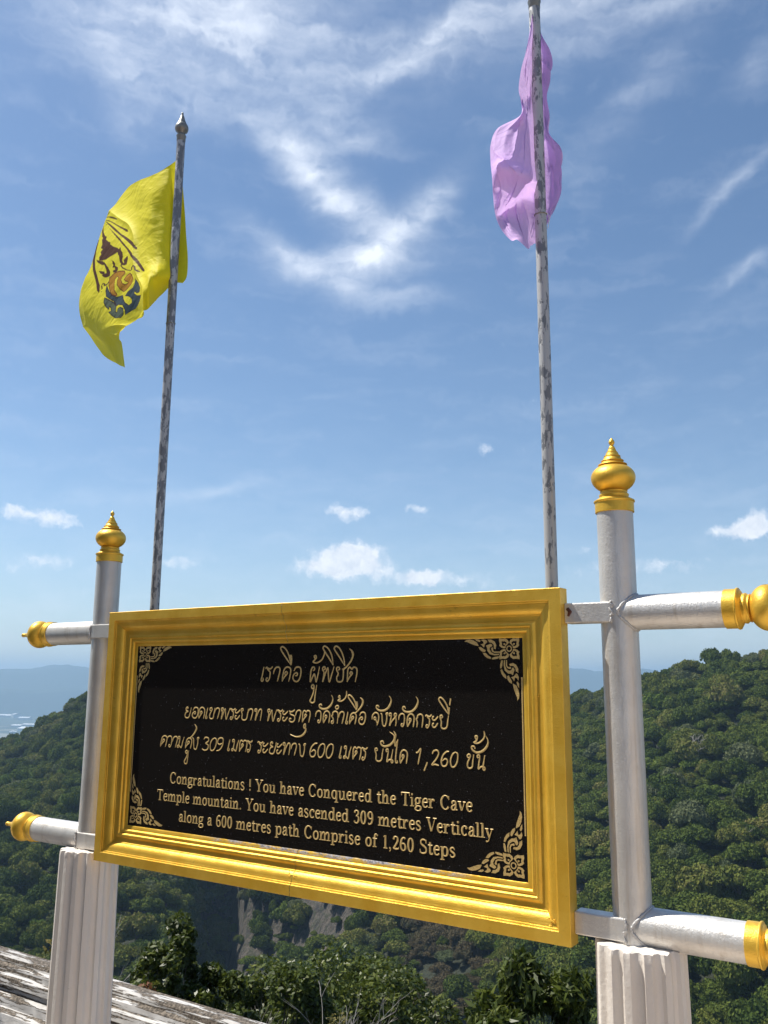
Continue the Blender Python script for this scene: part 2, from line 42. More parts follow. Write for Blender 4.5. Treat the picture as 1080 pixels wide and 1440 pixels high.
PURPLE_CLOTH = [[[-79,1968,-110],[-77,1966,-110],[-82,1983,-130],[-88,2001,-150],[-87,2007,-160],[-82,2005,-160]],[[-73,1865,-70],[-69,1865,-72],[-77,1891,-105],[-81,1909,-128],[-82,1940,-172],[-69,1927,-162]],[[-70,1769,-30],[-72,1786,-54],[-83,1822,-100],[-84,1841,-127],[-81,1885,-194],[-35,1841,-154]],[[-75,1686,0],[-87,1727,-56],[-81,1734,-75],[-87,1776,-136],[-81,1823,-206],[-24,1776,-146]],[[-90,1627,-10],[-93,1646,-48],[-96,1673,-100],[-89,1698,-134],[-83,1742,-198],[-41,1727,-158]],[[-101,1611,-50],[-96,1608,-60],[-100,1641,-105],[-88,1656,-132],[-88,1698,-190],[-59,1688,-170]],[[-106,1560,-50],[-80,1521,-12],[-86,1565,-70],[-87,1601,-131],[-88,1651,-202],[-52,1612,-172]],[[-182,1537,-40],[-121,1492,-24],[-80,1489,-45],[-87,1541,-130],[-80,1582,-194],[-59,1552,-184]],[[-199,1474,-20],[-117,1400,14],[-79,1429,-40],[-87,1481,-128],[-81,1528,-216],[-4,1455,-146]],[[-191,1396,0],[-114,1358,42],[-77,1362,-35],[-87,1421,-126],[-82,1474,-228],[-9,1404,-158]],[[-167,1309,40],[-115,1304,80],[-67,1309,0],[-82,1361,-115],[-80,1409,-220],[-16,1361,-170]],[[-169,1247,30],[-127,1270,18],[-93,1282,-15],[-79,1338,-104],[-79,1352,-212],[-16,1309,-162]],[[-153,1171,50],[-155,1194,16],[-125,1239,-20],[-92,1319,-82],[-79,1291,-194],[-39,1263,-164]],[[-129,1110,60],[-156,1211,-26],[-145,1271,-85],[-113,1301,-140],[-90,1245,-186],[-64,1232,-176]],[[-92,1058,70],[-103,1116,32],[-117,1187,-60],[-106,1212,-119],[-92,1194,-158],[-84,1203,-168]],[[-58,1036,100],[-76,1083,20],[-76,1082,-5],[-100,1133,-88],[-101,1160,-140],[-95,1172,-150]],[[-40,1016,70],[-52,1032,38],[-69,1057,-10],[-92,1098,-76],[-105,1148,-142],[-98,1161,-152]]]
TERRAIN = [[-48.5,-14.91,260,-10.12,360,-5.92,520,-3.7,680],[-33.38,-18.19,250,-10.77,360,-6.22,500,-4.16,640],[-22.93,-19.7,240,-14.27,300,-9.1,400,-3.91,600],[-20.59,-19.96,238,-14.47,295,-9.23,385,-2.93,590],[-17.99,-20.21,235,-14.66,290,-9.35,370,-1.48,560],[-14.88,-20.46,230,-14.86,285,-9.48,360,0.04,540],[-12.75,-20.61,240,-14.97,300,-10.35,370,0.5,540],[-11.24,-20.69,330,-15.03,400,-10.39,430,0.74,550],[-9.28,-20.79,340,-15.1,410,-10.44,440,0.08,560],[-8.4,-20.82,285,-15.13,370,-10.86,390,-0.36,550],[-4.84,-20.93,262,-15.58,335,-12.51,352,-1.01,540],[-1.69,-20.96,250,-15.98,305,-13.31,322,-1.89,530],[2.82,-20.92,235,-15.2,290,-10.49,350,-2.52,520],[7.29,-20.78,225,-15.08,275,-10.39,340,-2.7,500],[11.68,-20.54,215,-14.88,260,-9.44,330,-2.42,480],[13.83,-20.38,210,-14.75,252,-8.54,330,-1.73,465],[16.15,-20.19,205,-14.59,245,-8.03,325,-0.19,450],[19.22,-19.89,200,-14.35,240,-7.48,318,0.61,440],[23.14,-19.43,195,-13.99,235,-6.87,310,1.2,430],[31.0,-18.25,192,-13.07,238,-5.99,315,2.26,425],[49.07,-14.26,190,-9.49,240,-3.89,320,2.15,430]]
CIRRUS = [[-16.459, 39.55, 7.437, 2.074, 8, 0.8], [-11.304, 38.772, 6.173, 1.973, -10, 0.6], [-18.593, 35.962, 2.384, 1.82, -40, 0.6], [-14.652, 35.793, 2.969, 1.491, 0, 0.35], [5.106, 40.005, 6.911, 0.57, 24, 0.55], [0.839, 38.458, 5.85, 0.663, 14, 0.5], [11.445, 40.464, 6.201, 0.765, 8, 0.5], [19.949, 39.672, 5.709, 0.678, 8, 0.6], [-4.001, 40.365, 8.022, 1.594, 0, 0.35], [-7.94, 33.551, 2.557, 0.79, -35, 0.85], [-5.315, 31.89, 3.077, 0.976, -48, 0.95], [-2.192, 29.926, 3.071, 1.088, -50, 0.85], [-3.319, 34.577, 2.606, 0.942, -10, 0.6], [0.38, 28.262, 3.054, 1.025, 40, 0.85], [-2.143, 26.939, 4.047, 0.952, 5, 0.75], [-6.697, 27.546, 3.009, 0.555, -25, 0.6], [-4.142, 26.013, 3.014, 0.61, -15, 0.6], [2.93, 30.15, 2.557, 0.835, 45, 0.6], [0.904, 24.777, 3.013, 0.619, 0, 0.4], [23.685, 29.463, 2.59, 0.348, 30, 0.45], [25.936, 35.552, 1.287, 0.768, 20, 0.5], [24.365, 24.679, 2.094, 0.323, 20, 0.35], [17.157, 34.856, 5.752, 1.124, 35, 0.22], [-10.927, 12.08, 2.319, 0.369, 14, 0.5], [-17.639, 11.016, 3.489, 0.403, 0, 0.25], [8.258, 39.118, 10.456, 2.162, 10, 0.2]]
CUMULUS = [[-2.485, 7.746, 2.74, 0.936, -2, 1.0], [-3.277, 7.174, 3.297, 0.654, 0, 0.8], [-1.879, 8.361, 1.658, 0.75, 0, 0.9], [-2.15, 10.844, 1.433, 0.61, 0, 0.85], [-3.348, 11.107, 0.668, 0.375, 0, 0.5], [2.479, 6.657, 1.223, 0.467, 0, 0.7], [-21.174, 9.66, 2.08, 0.656, 0, 0.85], [-23.463, 10.009, 1.21, 0.603, 0, 0.7], [23.514, 9.57, 1.041, 0.948, 0, 1.0], [22.789, 9.051, 1.616, 0.519, 0, 0.9], [13.166, 8.475, 0.989, 0.32, 0, 0.4], [7.116, 15.02, 0.955, 0.463, 0, 0.65], [9.905, 18.009, 0.666, 0.364, 0, 0.4], [9.494, 15.041, 0.66, 0.276, 0, 0.3], [2.152, 11.154, 1.338, 0.469, 0, 0.6], [1.913, 10.027, 0.952, 0.329, 0, 0.3], [-18.977, 5.37, 1.684, 0.704, 30, 0.3], [5.622, 22.027, 0.591, 0.36, 0, 0.25], [20.949, 9.285, 1.244, 0.351, 0, 0.4], [3.795, 6.518, 5.628, 0.746, 0, 0.62], [-13.441, 7.38, 2.689, 0.728, 0, 0.6], [16.57, 7.244, 5.203, 0.807, 0, 0.6], [-21.591, 7.003, 2.868, 0.956, 10, 0.6], [-9.979, 11.659, 2.795, 0.37, 10, 0.3], [-23.543, 13.385, 0.326, 0.258, 0, 0.4]]


# ------------------------------------------------------------------ node helpers
class NT:
    def __init__(s, tree): s.t = tree; s.n = tree.nodes; s.l = tree.links
    def add(s, typ, **kw):
        n = s.n.new(typ)
        for k, v in kw.items(): setattr(n, k, v)
        return n
    def val(s, sock, v):
        if isinstance(v, bpy.types.NodeSocket): s.l.new(v, sock)
        elif v is not None: sock.default_value = v
    def m(s, op, a, b=None, c=None, clamp=False):
        n = s.add('ShaderNodeMath', operation=op, use_clamp=clamp)
        s.val(n.inputs[0], a)
        if b is not None: s.val(n.inputs[1], b)
        if c is not None: s.val(n.inputs[2], c)
        return n.outputs[0]
    def mix(s, f, a, b, mode='MIX'):
        n = s.add('ShaderNodeMix', data_type='RGBA', blend_type=mode)
        s.val(n.inputs['Factor'], f)
        s.val(n.inputs[6], a if not isinstance(a, tuple) else (*a, 1)[:4]); s.val(n.inputs[7], b if not isinstance(b, tuple) else (*b, 1)[:4])
        return n.outputs[2]
    def noise(s, vec, scale, detail=4, rough=0.55, dist=0.0, out='Fac'):
        n = s.add('ShaderNodeTexNoise'); s.val(n.inputs['Vector'], vec); n.inputs['Scale'].default_value = scale
        n.inputs['Detail'].default_value = detail; n.inputs['Roughness'].default_value = rough; n.inputs['Distortion'].default_value = dist
        return n.outputs[out]
    def mapping(s, vec, loc=(0, 0, 0), rot=(0, 0, 0), scale=(1, 1, 1)):
        n = s.add('ShaderNodeMapping'); s.val(n.inputs['Vector'], vec)
        n.inputs['Location'].default_value = loc; n.inputs['Rotation'].default_value = rot; n.inputs['Scale'].default_value = scale
        return n.outputs[0]
    def ramp(s, fac, stops, interp='LINEAR'):
        n = s.add('ShaderNodeValToRGB'); s.val(n.inputs[0], fac); cr = n.color_ramp; cr.interpolation = interp
        while len(cr.elements) < len(stops): cr.elements.new(0.5)
        for e, (p, c) in zip(cr.elements, stops):
            e.position = p; e.color = (*c, 1) if isinstance(c, tuple) else (c, c, c, 1)
        return n.outputs[0]
    def step(s, v, lo, hi):
        n = s.add('ShaderNodeMapRange', interpolation_type='SMOOTHSTEP'); s.val(n.inputs[0], v)
        n.inputs[1].default_value = lo; n.inputs[2].default_value = hi
        return n.outputs[0]

def material(name, base, rough=0.6, metal=0.0, build=None, bump=None, spec=0.5):
    m = bpy.data.materials.new(name); m.use_nodes = True
    t = NT(m.node_tree); b = m.node_tree.nodes['Principled BSDF']
    b.inputs['Base Color'].default_value = (*base, 1); b.inputs['Roughness'].default_value = rough
    b.inputs['Metallic'].default_value = metal; b.inputs['Specular IOR Level'].default_value = spec
    tc = t.add('ShaderNodeTexCoord')
    if build:
        r = build(t, b, tc.outputs['Object'], tc)
        if r is not None:
            bp = t.add('ShaderNodeBump'); bp.inputs['Strength'].default_value = r[1]; bp.inputs['Distance'].default_value = r[2]
            t.l.new(r[0], bp.inputs['Height']); t.l.new(bp.outputs[0], b.inputs['Normal'])
    return m

# ------------------------------------------------------------------ world: Nishita sky with thin cirrus and a few small cumulus
world = bpy.data.worlds.new('World'); SC.world = world; world.use_nodes = True
t = NT(world.node_tree); bg = world.node_tree.nodes['Background']
sky = t.add('ShaderNodeTexSky', sky_type='NISHITA'); sky.sun_disc = False
sky.sun_elevation = sun_el; sky.sun_rotation = sun_az
sky.altitude = 300; sky.air_density = 1.0; sky.dust_density = 0.9; sky.ozone_density = 2.2
tc = t.add('ShaderNodeTexCoord'); sep = t.add('ShaderNodeSeparateXYZ'); t.l.new(tc.outputs['Generated'], sep.inputs[0])
az = t.m('MULTIPLY', t.m('ARCTAN2', sep.outputs[0], sep.outputs[1]), 57.29578)
el = t.m('MULTIPLY', t.m('ARCSINE', sep.outputs[2]), 57.29578)
comb = t.add('ShaderNodeCombineXYZ'); t.l.new(az, comb.inputs[0]); t.l.new(el, comb.inputs[1])
def warp(vec, scale, amt):
    c = t.noise(vec, scale, 4, 0.6, out='Color')
    v = t.add('ShaderNodeVectorMath', operation='SUBTRACT'); t.l.new(c, v.inputs[0]); v.inputs[1].default_value = (.5, .5, .5)
    v2 = t.add('ShaderNodeVectorMath', operation='SCALE'); t.l.new(v.outputs[0], v2.inputs[0]); v2.inputs['Scale'].default_value = amt
    v3 = t.add('ShaderNodeVectorMath', operation='ADD'); t.l.new(vec, v3.inputs[0]); t.l.new(v2.outputs[0], v3.inputs[1])
    return v3.outputs[0]
def blobs(vec, lst, soft):
    tot = None
    for (a, e, ra, re, rot, amp) in lst:
        mp = t.add('ShaderNodeMapping', vector_type='TEXTURE'); t.l.new(vec, mp.inputs[0])
        mp.inputs['Location'].default_value = (a, e, 0); mp.inputs['Rotation'].default_value = (0, 0, rad(rot)); mp.inputs['Scale'].default_value = (ra, re, 1)
        ln = t.add('ShaderNodeVectorMath', operation='DOT_PRODUCT'); t.l.new(mp.outputs[0], ln.inputs[0]); t.l.new(mp.outputs[0], ln.inputs[1])
        g = t.m('MULTIPLY', t.m('EXPONENT', t.m('MULTIPLY', ln.outputs['Value'], -soft)), amp)
        tot = g if tot is None else t.m('ADD', tot, g)
    return tot
wv = warp(comb.outputs[0], 0.14, 2.6)
wv = warp(wv, 0.6, 0.7)
cm = blobs(wv, CIRRUS, 0.75)
streak = t.mapping(wv, rot=(0, 0, rad(-28)), scale=(0.09, 0.5, 1))
sn = t.noise(streak, 1.3, 6, 0.5, 0.2)
sn2 = t.noise(t.mapping(wv, rot=(0, 0, rad(20)), scale=(0.35, 0.9, 1)), 1.0, 5, 0.5, 0.2)
fib = t.m('ADD', t.m('MULTIPLY', sn, 0.6), t.m('MULTIPLY', sn2, 0.4))
cir = t.m('MULTIPLY', cm, t.step(fib, 0.12, 0.85))
cir = t.m('ADD', cir, t.m('MULTIPLY', t.step(sn, 0.45, 0.8), 0.10))
veil = t.m('MULTIPLY', t.m('EXPONENT', t.m('MULTIPLY', t.m('MAXIMUM', el, 0.0), -0.14)), t.m('MULTIPLY_ADD', sn2, 0.5, 0.20))
cir = t.m('ADD', t.m('MULTIPLY', cir, 0.90), veil, clamp=True)
wc = warp(comb.outputs[0], 1.3, 1.1)
um = blobs(wc, CUMULUS, 1.1)
un = t.noise(wc, 1.1, 7, 0.6)
cum = t.step(t.m('ADD', um, t.m('MULTIPLY', t.m('SUBTRACT', un, 0.5), 1.1)), 0.28, 1.0)
cum = t.m('MULTIPLY', cum, t.step(um, 0.05, 0.3))
cum = t.m('MULTIPLY', cum, 0.85)
dens = t.m('SUBTRACT', 1.0, t.m('MULTIPLY', t.m('SUBTRACT', 1.0, cir), t.m('SUBTRACT', 1.0, cum)))
base_shade = t.ramp(un, [(0.3, (6.2, 6.7, 7.6)), (0.65, (8.6, 8.8, 9.1))])
cloud_col = t.mix(cum, (7.6, 8.2, 9.2), base_shade)
skyc = t.mix(1.0, sky.outputs[0], (0.86, 0.98, 1.04), 'MULTIPLY')
out = t.mix(dens, skyc, cloud_col)
t.l.new(out, bg.inputs['Color']); bg.inputs['Strength'].default_value = SKY_STRENGTH

# ------------------------------------------------------------------ object helpers
def tag(o, label=None, cat=None, group=None, kind=None):
    if label: o['label'] = label
    if cat: o['category'] = cat
    if group: o['group'] = group
    if kind: o['kind'] = kind
    return o
THETA = math.atan2(U.y, U.x)
P0 = Vector((0.49743266, 2.44515655, 1.91004569))
S = Matrix.Translation(P0) @ Matrix.Rotation(THETA, 4, 'Z')     # sign frame: X along the board, Y away from the viewer, Z up
def empty(name, mw):
    o = bpy.data.objects.new(name, None); COL.objects.link(o); o.matrix_world = mw; o.empty_display_size = 0.1
    return o
def at_sign(u, v, n): return S @ Matrix.Translation((u, -n, v))

class MB:
    def __init__(s): s.v = []; s.f = []
    def quadgrid(s, pts, closed_u=False, closed_v=False):
        nr = len(pts); nc = len(pts[0]); b = len(s.v)
        for r in pts: s.v += [tuple(p) for p in r]
        for i in range(nr if closed_v else nr - 1):
            for j in range(nc if closed_u else nc - 1):
                a = b + i * nc + j; c = b + i * nc + (j + 1) % nc
                d = b + ((i + 1) % nr) * nc + (j + 1) % nc; e = b + ((i + 1) % nr) * nc + j
                s.f.append((a, c, d, e))
        return b
    def box(s, x0, x1, y0, y1, z0, z1):
        b = len(s.v)
        s.v += [(x, y, z) for x in (x0, x1) for y in (y0, y1) for z in (z0, z1)]
        for q in ((0, 1, 3, 2), (4, 6, 7, 5), (0, 4, 5, 1), (2, 3, 7, 6), (0, 2, 6, 4), (1, 5, 7, 3)): s.f.append(tuple(b + k for k in q))
    def tube(s, path, radii, seg=12, cap=True):
        path = [Vector(p) for p in path]
        if not hasattr(radii, '__len__'): radii = [radii] * len(path)
        d0 = (path[1] - path[0]).normalized()
        ref = Vector((0, 0, 1)) if abs(d0.z) < 0.9 else Vector((1, 0, 0))
        a = d0.cross(ref).normalized(); rows = []
        for i, p in enumerate(path):
            d = (path[min(i + 1, len(path) - 1)] - path[max(i - 1, 0)]).normalized()
            a = (a - d * a.dot(d)).normalized(); c = d.cross(a)
            rows.append([tuple(p + (a * math.cos(q) + c * math.sin(q)) * radii[i]) for q in [2 * math.pi * k / seg for k in range(seg)]])
        b = s.quadgrid(rows, closed_u=True)
        if cap:
            s.f.append(tuple(b + k for k in range(seg))[::-1]); s.f.append(tuple(b + (len(rows) - 1) * seg + k for k in range(seg)))
    def lathe(s, prof, M=Matrix(), seg=40):
        rows = [[tuple(M @ Vector((r * math.cos(q), r * math.sin(q), z))) for q in [2 * math.pi * k / seg for k in range(seg)]] for r, z in prof]
        b = s.quadgrid(rows, closed_u=True)
        s.f.append(tuple(b + k for k in range(seg))[::-1]); s.f.append(tuple(b + (len(rows) - 1) * seg + k for k in range(seg)))
    def build(s, name, mat, parent=None, smooth=False, sharp=None):
        me = bpy.data.meshes.new(name); me.from_pydata(s.v, [], s.f)
        if mat is not None: me.materials.append(mat)
        if smooth:
            me.shade_smooth()
            if sharp: me.set_sharp_from_angle(angle=rad(sharp))
        o = bpy.data.objects.new(name, me); COL.objects.link(o)
        if parent is not None: o.parent = parent
        return o
def np_mesh(name, verts, faces, mat, parent=None, smooth=False):
    """verts (n,3), faces (m,k) with k constant"""
    verts = np.asarray(verts, np.float32); faces = np.asarray(faces, np.int32)
    me = bpy.data.meshes.new(name); me.vertices.add(len(verts)); me.vertices.foreach_set('co', verts.ravel())
    k = faces.shape[1]; me.loops.add(faces.size); me.loops.foreach_set('vertex_index', faces.ravel())
    me.polygons.add(len(faces)); me.polygons.foreach_set('loop_start', np.arange(0, faces.size, k, dtype=np.int32))
    me.update(calc_edges=True)
    if mat is not None: me.materials.append(mat)
    if smooth: me.shade_smooth()
    o = bpy.data.objects.new(name, me); COL.objects.link(o)
    if parent is not None: o.parent = parent
    return o
def catmull(P, m):
    P = np.asarray(P, float); k = len(P); T = np.linspace(0, k - 1, m); i = np.minimum(T.astype(int), k - 2); f = (T - i)
    sh = (-1,) + (1,) * (P.ndim - 1); f = f.reshape(sh)
    p0 = P[np.maximum(i - 1, 0)]; p1 = P[i]; p2 = P[i + 1]; p3 = P[np.minimum(i + 2, k - 1)]
    return .5 * (2 * p1 + (p2 - p0) * f + (2 * p0 - 5 * p1 + 4 * p2 - p3) * f ** 2 + (3 * p1 - p0 - 3 * p2 + p3) * f ** 3)

# ------------------------------------------------------------------ materials
def gold_b(t, b, co, tc):
    n1 = t.noise(co, 9, 5, 0.6); n2 = t.noise(co, 260, 3, 0.6); n3 = t.noise(co, 38, 5, 0.65)
    c = t.mix(t.step(n1, 0.3, 0.7), (0.79, 0.455, 0.04), (0.90, 0.575, 0.08))
    c = t.mix(t.m('MULTIPLY', t.step(n3, 0.60, 0.76), 0.45), c, (0.36, 0.19, 0.03))
    ch = t.noise(co, 75, 5, 0.75); c = t.mix(t.m('MULTIPLY', t.step(ch, 0.70, 0.74), 0.7), c, (0.16, 0.09, 0.03))
    t.l.new(c, b.inputs['Base Color'])
    t.l.new(t.m('MULTIPLY_ADD', n3, 0.22, 0.30), b.inputs['Roughness'])
    return t.m('ADD', n2, t.m('MULTIPLY', n3, 1.6)), 0.35, 0.0025
GOLD = material('gold_paint', (0.7, 0.42, 0.05), 0.4, 0.52, gold_b)
def goldlip_b(t, b, co, tc):
    r = gold_b(t, b, co, tc)
    sp = t.add('ShaderNodeSeparateXYZ'); t.l.new(co, sp.inputs[0])
    fl = t.noise(t.mapping(co, scale=(14, 60, 60)), 1.6, 6, 0.7)
    nz = t.m('MULTIPLY', t.step(sp.outputs[2], -0.826, -0.816), t.m('MULTIPLY', t.step(sp.outputs[0], -1.45, -1.25), t.m('SUBTRACT', 1.0, t.step(sp.outputs[0], -0.42, -0.28))))
    f = t.m('MULTIPLY', nz, t.step(fl, 0.44, 0.56))
    c0 = b.inputs['Base Color'].links[0].from_socket
    grey = t.ramp(t.noise(co, 150, 4, 0.7), [(0.35, (0.07, 0.06, 0.06)), (0.6, (0.5, 0.48, 0.5))])
    t.l.new(t.mix(f, c0, grey), b.inputs['Base Color'])
    t.l.new(t.m('SUBTRACT', 0.52, t.m('MULTIPLY', f, 0.5)), b.inputs['Metallic'])
    return r
GOLD_FLAKED = material('gold_paint_flaked', (0.7, 0.42, 0.05), 0.4, 0.52, goldlip_b)
def silver_b(t, b, co, tc):
    n1 = t.noise(co, 6, 5, 0.6); n2 = t.noise(co, 170, 4, 0.6); n3 = t.noise(t.mapping(co, scale=(30, 30, 9)), 1, 5, 0.6)
    c = t.mix(t.step(n1, 0.3, 0.7), (0.60, 0.58, 0.55), (0.72, 0.70, 0.665))
    spk = t.step(t.noise(co, 60, 5, 0.75), 0.70, 0.76)
    c = t.mix(t.m('MULTIPLY', spk, 0.6), c, (0.2, 0.17, 0.14))
    dr = t.noise(t.mapping(co, scale=(38, 38, 2.2)), 1, 5, 0.6); c = t.mix(t.m('MULTIPLY', t.step(dr, 0.52, 0.72), 0.45), c, (0.40, 0.33, 0.25))
    t.l.new(c, b.inputs['Base Color'])
    t.l.new(t.m('MULTIPLY_ADD', n3, 0.2, 0.34), b.inputs['Roughness'])
    return t.m('ADD', t.m('MULTIPLY', n2, 0.7), t.m('MULTIPLY', n3, 1.5)), 0.55, 0.003
SILVER = material('silver_paint', (0.6, 0.6, 0.6), 0.4, 0.5, silver_b)
WELD = material('weld_rough_paint', (0.55, 0.54, 0.53), 0.5, 0.4, lambda t, b, co, tc: (t.noise(co, 120, 4, 0.6), 1.0, 0.006))
RUST = material('rust', (0.10, 0.03, 0.015), 0.8, 0.0, lambda t, b, co, tc: (t.noise(co, 200, 4), 0.6, 0.003))
def granite_b(t, b, co, tc):
    v = t.add('ShaderNodeTexVoronoi', feature='F1'); t.l.new(co, v.inputs['Vector']); v.inputs['Scale'].default_value = 210
    rnd = t.add('ShaderNodeSeparateColor'); t.l.new(v.outputs['Color'], rnd.inputs[0])
    big = t.m('MULTIPLY', t.step(rnd.outputs[0], 0.975, 0.995), t.m('SUBTRACT', 1.0, t.step(v.outputs['Distance'], 0.12, 0.36)))
    n = t.noise(co, 420, 3, 0.7)
    c = t.ramp(n, [(0.35, (0.005, 0.0048, 0.0046)), (0.72, (0.024, 0.021, 0.018))])
    c = t.mix(t.m('MULTIPLY', big, 0.4), c, (0.42, 0.42, 0.46))
    t.l.new(c, b.inputs['Base Color'])
GRANITE = material('polished_black_granite', (0.01, 0.01, 0.01), 0.07, 0.0, granite_b, spec=0.5)
def gilt_b(t, b, co, tc):
    n = t.noise(co, 300, 3)
    t.l.new(t.mix(t.step(n, 0.3, 0.7), (0.48, 0.33, 0.11), (0.74, 0.54, 0.23)), b.inputs['Base Color'])
GILT = material('gilt_lettering', (0.6, 0.45, 0.2), 0.5, 0.15, gilt_b)
def pole_b(lo, hi):
    def f(t, b, co, tc):
        n = t.noise(t.mapping(co, scale=(52, 52, 19)), 1.0, 6, 0.62, 0.3)
        sp = t.add('ShaderNodeSeparateXYZ'); t.l.new(co, sp.inputs[0])
        th = t.m('MULTIPLY_ADD', sp.outputs[2], 0.016, hi)
        d = t.m('SUBTRACT', n, th)
        f1 = t.step(d, -0.012, 0.012)
        c = t.mix(f1, (0.19, 0.195, 0.205), (0.47, 0.47, 0.465))
        f2 = t.step(t.noise(t.mapping(co, loc=(3, 1, 5), scale=(60, 60, 16)), 1, 5, 0.6), 0.60, 0.63)
        c = t.mix(f2, c, (0.24, 0.25, 0.27))
        t.l.new(c, b.inputs['Base Color']); t.l.new(t.m('MULTIPLY_ADD', f1, 0.1, 0.42), b.inputs['Roughness'])
        return f1, 0.5, 0.001
    return f
POLE_DARK = material('peeling_pole_paint_dark', (0.2, 0.2, 0.2), 0.5, 0.25, pole_b(0, 0.475))
POLE_LIGHT = material('peeling_pole_paint_light', (0.4, 0.4, 0.4), 0.5, 0.25, pole_b(0, 0.43))
POLE_METAL = material('dull_pole_cap_metal', (0.26, 0.25, 0.22), 0.45, 0.5)
def col_b(t, b, co, tc):
    n1 = t.noise(t.mapping(co, scale=(4, 4, 1.2)), 1, 5, 0.6); n2 = t.noise(co, 90, 5, 0.65)
    c = t.mix(t.step(n1, 0.3, 0.7), (0.66, 0.605, 0.545), (0.76, 0.71, 0.65))
    c = t.mix(t.m('MULTIPLY', t.step(n2, 0.66, 0.74), 0.6), c, (0.34, 0.28, 0.22))
    t.l.new(c, b.inputs['Base Color'])
    return t.m('ADD', n2, t.m('MULTIPLY', t.noise(co, 14, 4), 2.0)), 0.4, 0.004
COLUMN = material('cream_masonry_paint', (0.6, 0.56, 0.52), 0.75, 0.0, col_b)
def ledge_b(t, b, co, tc):
    sp = t.add('ShaderNodeSeparateXYZ'); t.l.new(co, sp.inputs[0])
    st = t.mapping(co, scale=(2.6, 30, 60))
    n = t.noise(st, 1.0, 8, 0.66, 0.15)
    g = t.add('ShaderNodeNewGeometry'); gs = t.add('ShaderNodeSeparateXYZ'); t.l.new(g.outputs['True Normal'], gs.inputs[0])
    upf = t.m('MULTIPLY', t.step(gs.outputs[2], 0.2, 0.9), 0.02)
    top = t.m('MULTIPLY', t.step(sp.outputs[2], -0.10, 0.0), 0.035)
    d = t.m('ADD', n, t.m('ADD', upf, top))
    fine = t.noise(co, 70, 6, 0.7)
    dark = t.ramp(fine, [(0.36, (0.02, 0.017, 0.014)), (0.5, (0.10, 0.08, 0.06)), (0.62, (0.24, 0.20, 0.16))])
    white = t.ramp(t.noise(co, 9, 4), [(0.35, (0.42, 0.405, 0.39)), (0.65, (0.60, 0.585, 0.57))])
    f = t.step(d, 0.515, 0.54)
    t.l.new(t.mix(f, white, dark), b.inputs['Base Color'])
    return t.m('SUBTRACT', t.m('MULTIPLY', fine, 0.5), t.m('MULTIPLY', f, 0.7)), 0.8, 0.006
LEDGE = material('peeling_white_ledge', (0.6, 0.58, 0.55), 0.85, 0.0, ledge_b)
FLOOR = material('pale_terrace_tiles', (0.60, 0.50, 0.40), 0.55, 0.0, lambda t, b, co, tc: (t.noise(co, 30, 4), 0.3, 0.004))

def cloth_mat(name, col_tr, printed=False):
    m = bpy.data.materials.new(name); m.use_nodes = True; t = NT(m.node_tree)
    b = m.node_tree.nodes['Principled BSDF']; out = m.node_tree.nodes['Material Output']
    tc = t.add('ShaderNodeTexCoord')
    wv = t.noise(t.mapping(tc.outputs['Object'], scale=(1, 1, 1)), 6, 4, 0.5)
    wr = t.noise(t.mapping(tc.outputs['Object'], rot=(0.3, 0.5, 0.7), scale=(6, 6, 22)), 1, 5, 0.55, 0.8)
    col = t.mix(t.step(wv, 0.3, 0.7), tuple(c * 0.93 for c in col_tr), col_tr)
    if printed:
        at = t.add('ShaderNodeAttribute', attribute_name='print'); 
        col = t.mix(at.outputs['Alpha'], col, at.outputs['Color'])
    t.l.new(col, b.inputs['Base Color']); b.inputs['Roughness'].default_value = 0.65; b.inputs['Specular IOR Level'].default_value = 0.12
    bp = t.add('ShaderNodeBump'); bp.inputs['Strength'].default_value = 0.5; bp.inputs['Distance'].default_value = 0.012; t.l.new(wr, bp.inputs['Height'])
    t.l.new(bp.outputs[0], b.inputs['Normal'])
    tr = t.add('ShaderNodeBsdfTranslucent'); t.l.new(col, tr.inputs[0]); t.l.new(bp.outputs[0], tr.inputs['Normal'])
    mx = t.add('ShaderNodeMixShader'); mx.inputs[0].default_value = 0.36
    t.l.new(b.outputs[0], mx.inputs[1]); t.l.new(tr.outputs[0], mx.inputs[2]); t.l.new(mx.outputs[0], out.inputs['Surface'])
    return m
YCLOTH = cloth_mat('yellow_flag_cloth', (0.97, 0.84, 0.035), True)
PCLOTH = cloth_mat('lilac_flag_cloth', (0.80, 0.55, 0.92))

def leaf_mat(name, stops, tr=0.3, far=False, rough=0.6):
    m = bpy.data.materials.new(name); m.use_nodes = True; t = NT(m.node_tree)
    b = m.node_tree.nodes['Principled BSDF']; out = m.node_tree.nodes['Material Output']
    oi = t.add('ShaderNodeObjectInfo'); g = t.add('ShaderNodeNewGeometry')
    r = t.m('ADD', t.m('MULTIPLY', oi.outputs['Random'], 0.62 if far else 0.2), t.m('MULTIPLY', g.outputs['Random Per Island'], 0.28 if far else 0.8))
    if far:
        pn_ = t.noise(oi.outputs['Location'], 0.02, 3, 0.6); r = t.m('ADD', r, t.m('MULTIPLY', t.m('SUBTRACT', pn_, 0.42), 0.9), clamp=True)
    c = t.ramp(r, stops)
    t.l.new(c, b.inputs['Base Color']); b.inputs['Roughness'].default_value = 0.85 if far else rough; b.inputs['Specular IOR Level'].default_value = 0.08 if far else 0.3
    tl = t.add('ShaderNodeBsdfTranslucent'); t.l.new(c, tl.inputs[0])
    mx = t.add('ShaderNodeMixShader'); mx.inputs[0].default_value = tr
    t.l.new(b.outputs[0], mx.inputs[1]); t.l.new(tl.outputs[0], mx.inputs[2]); t.l.new(mx.outputs[0], out.inputs['Surface'])
    return m
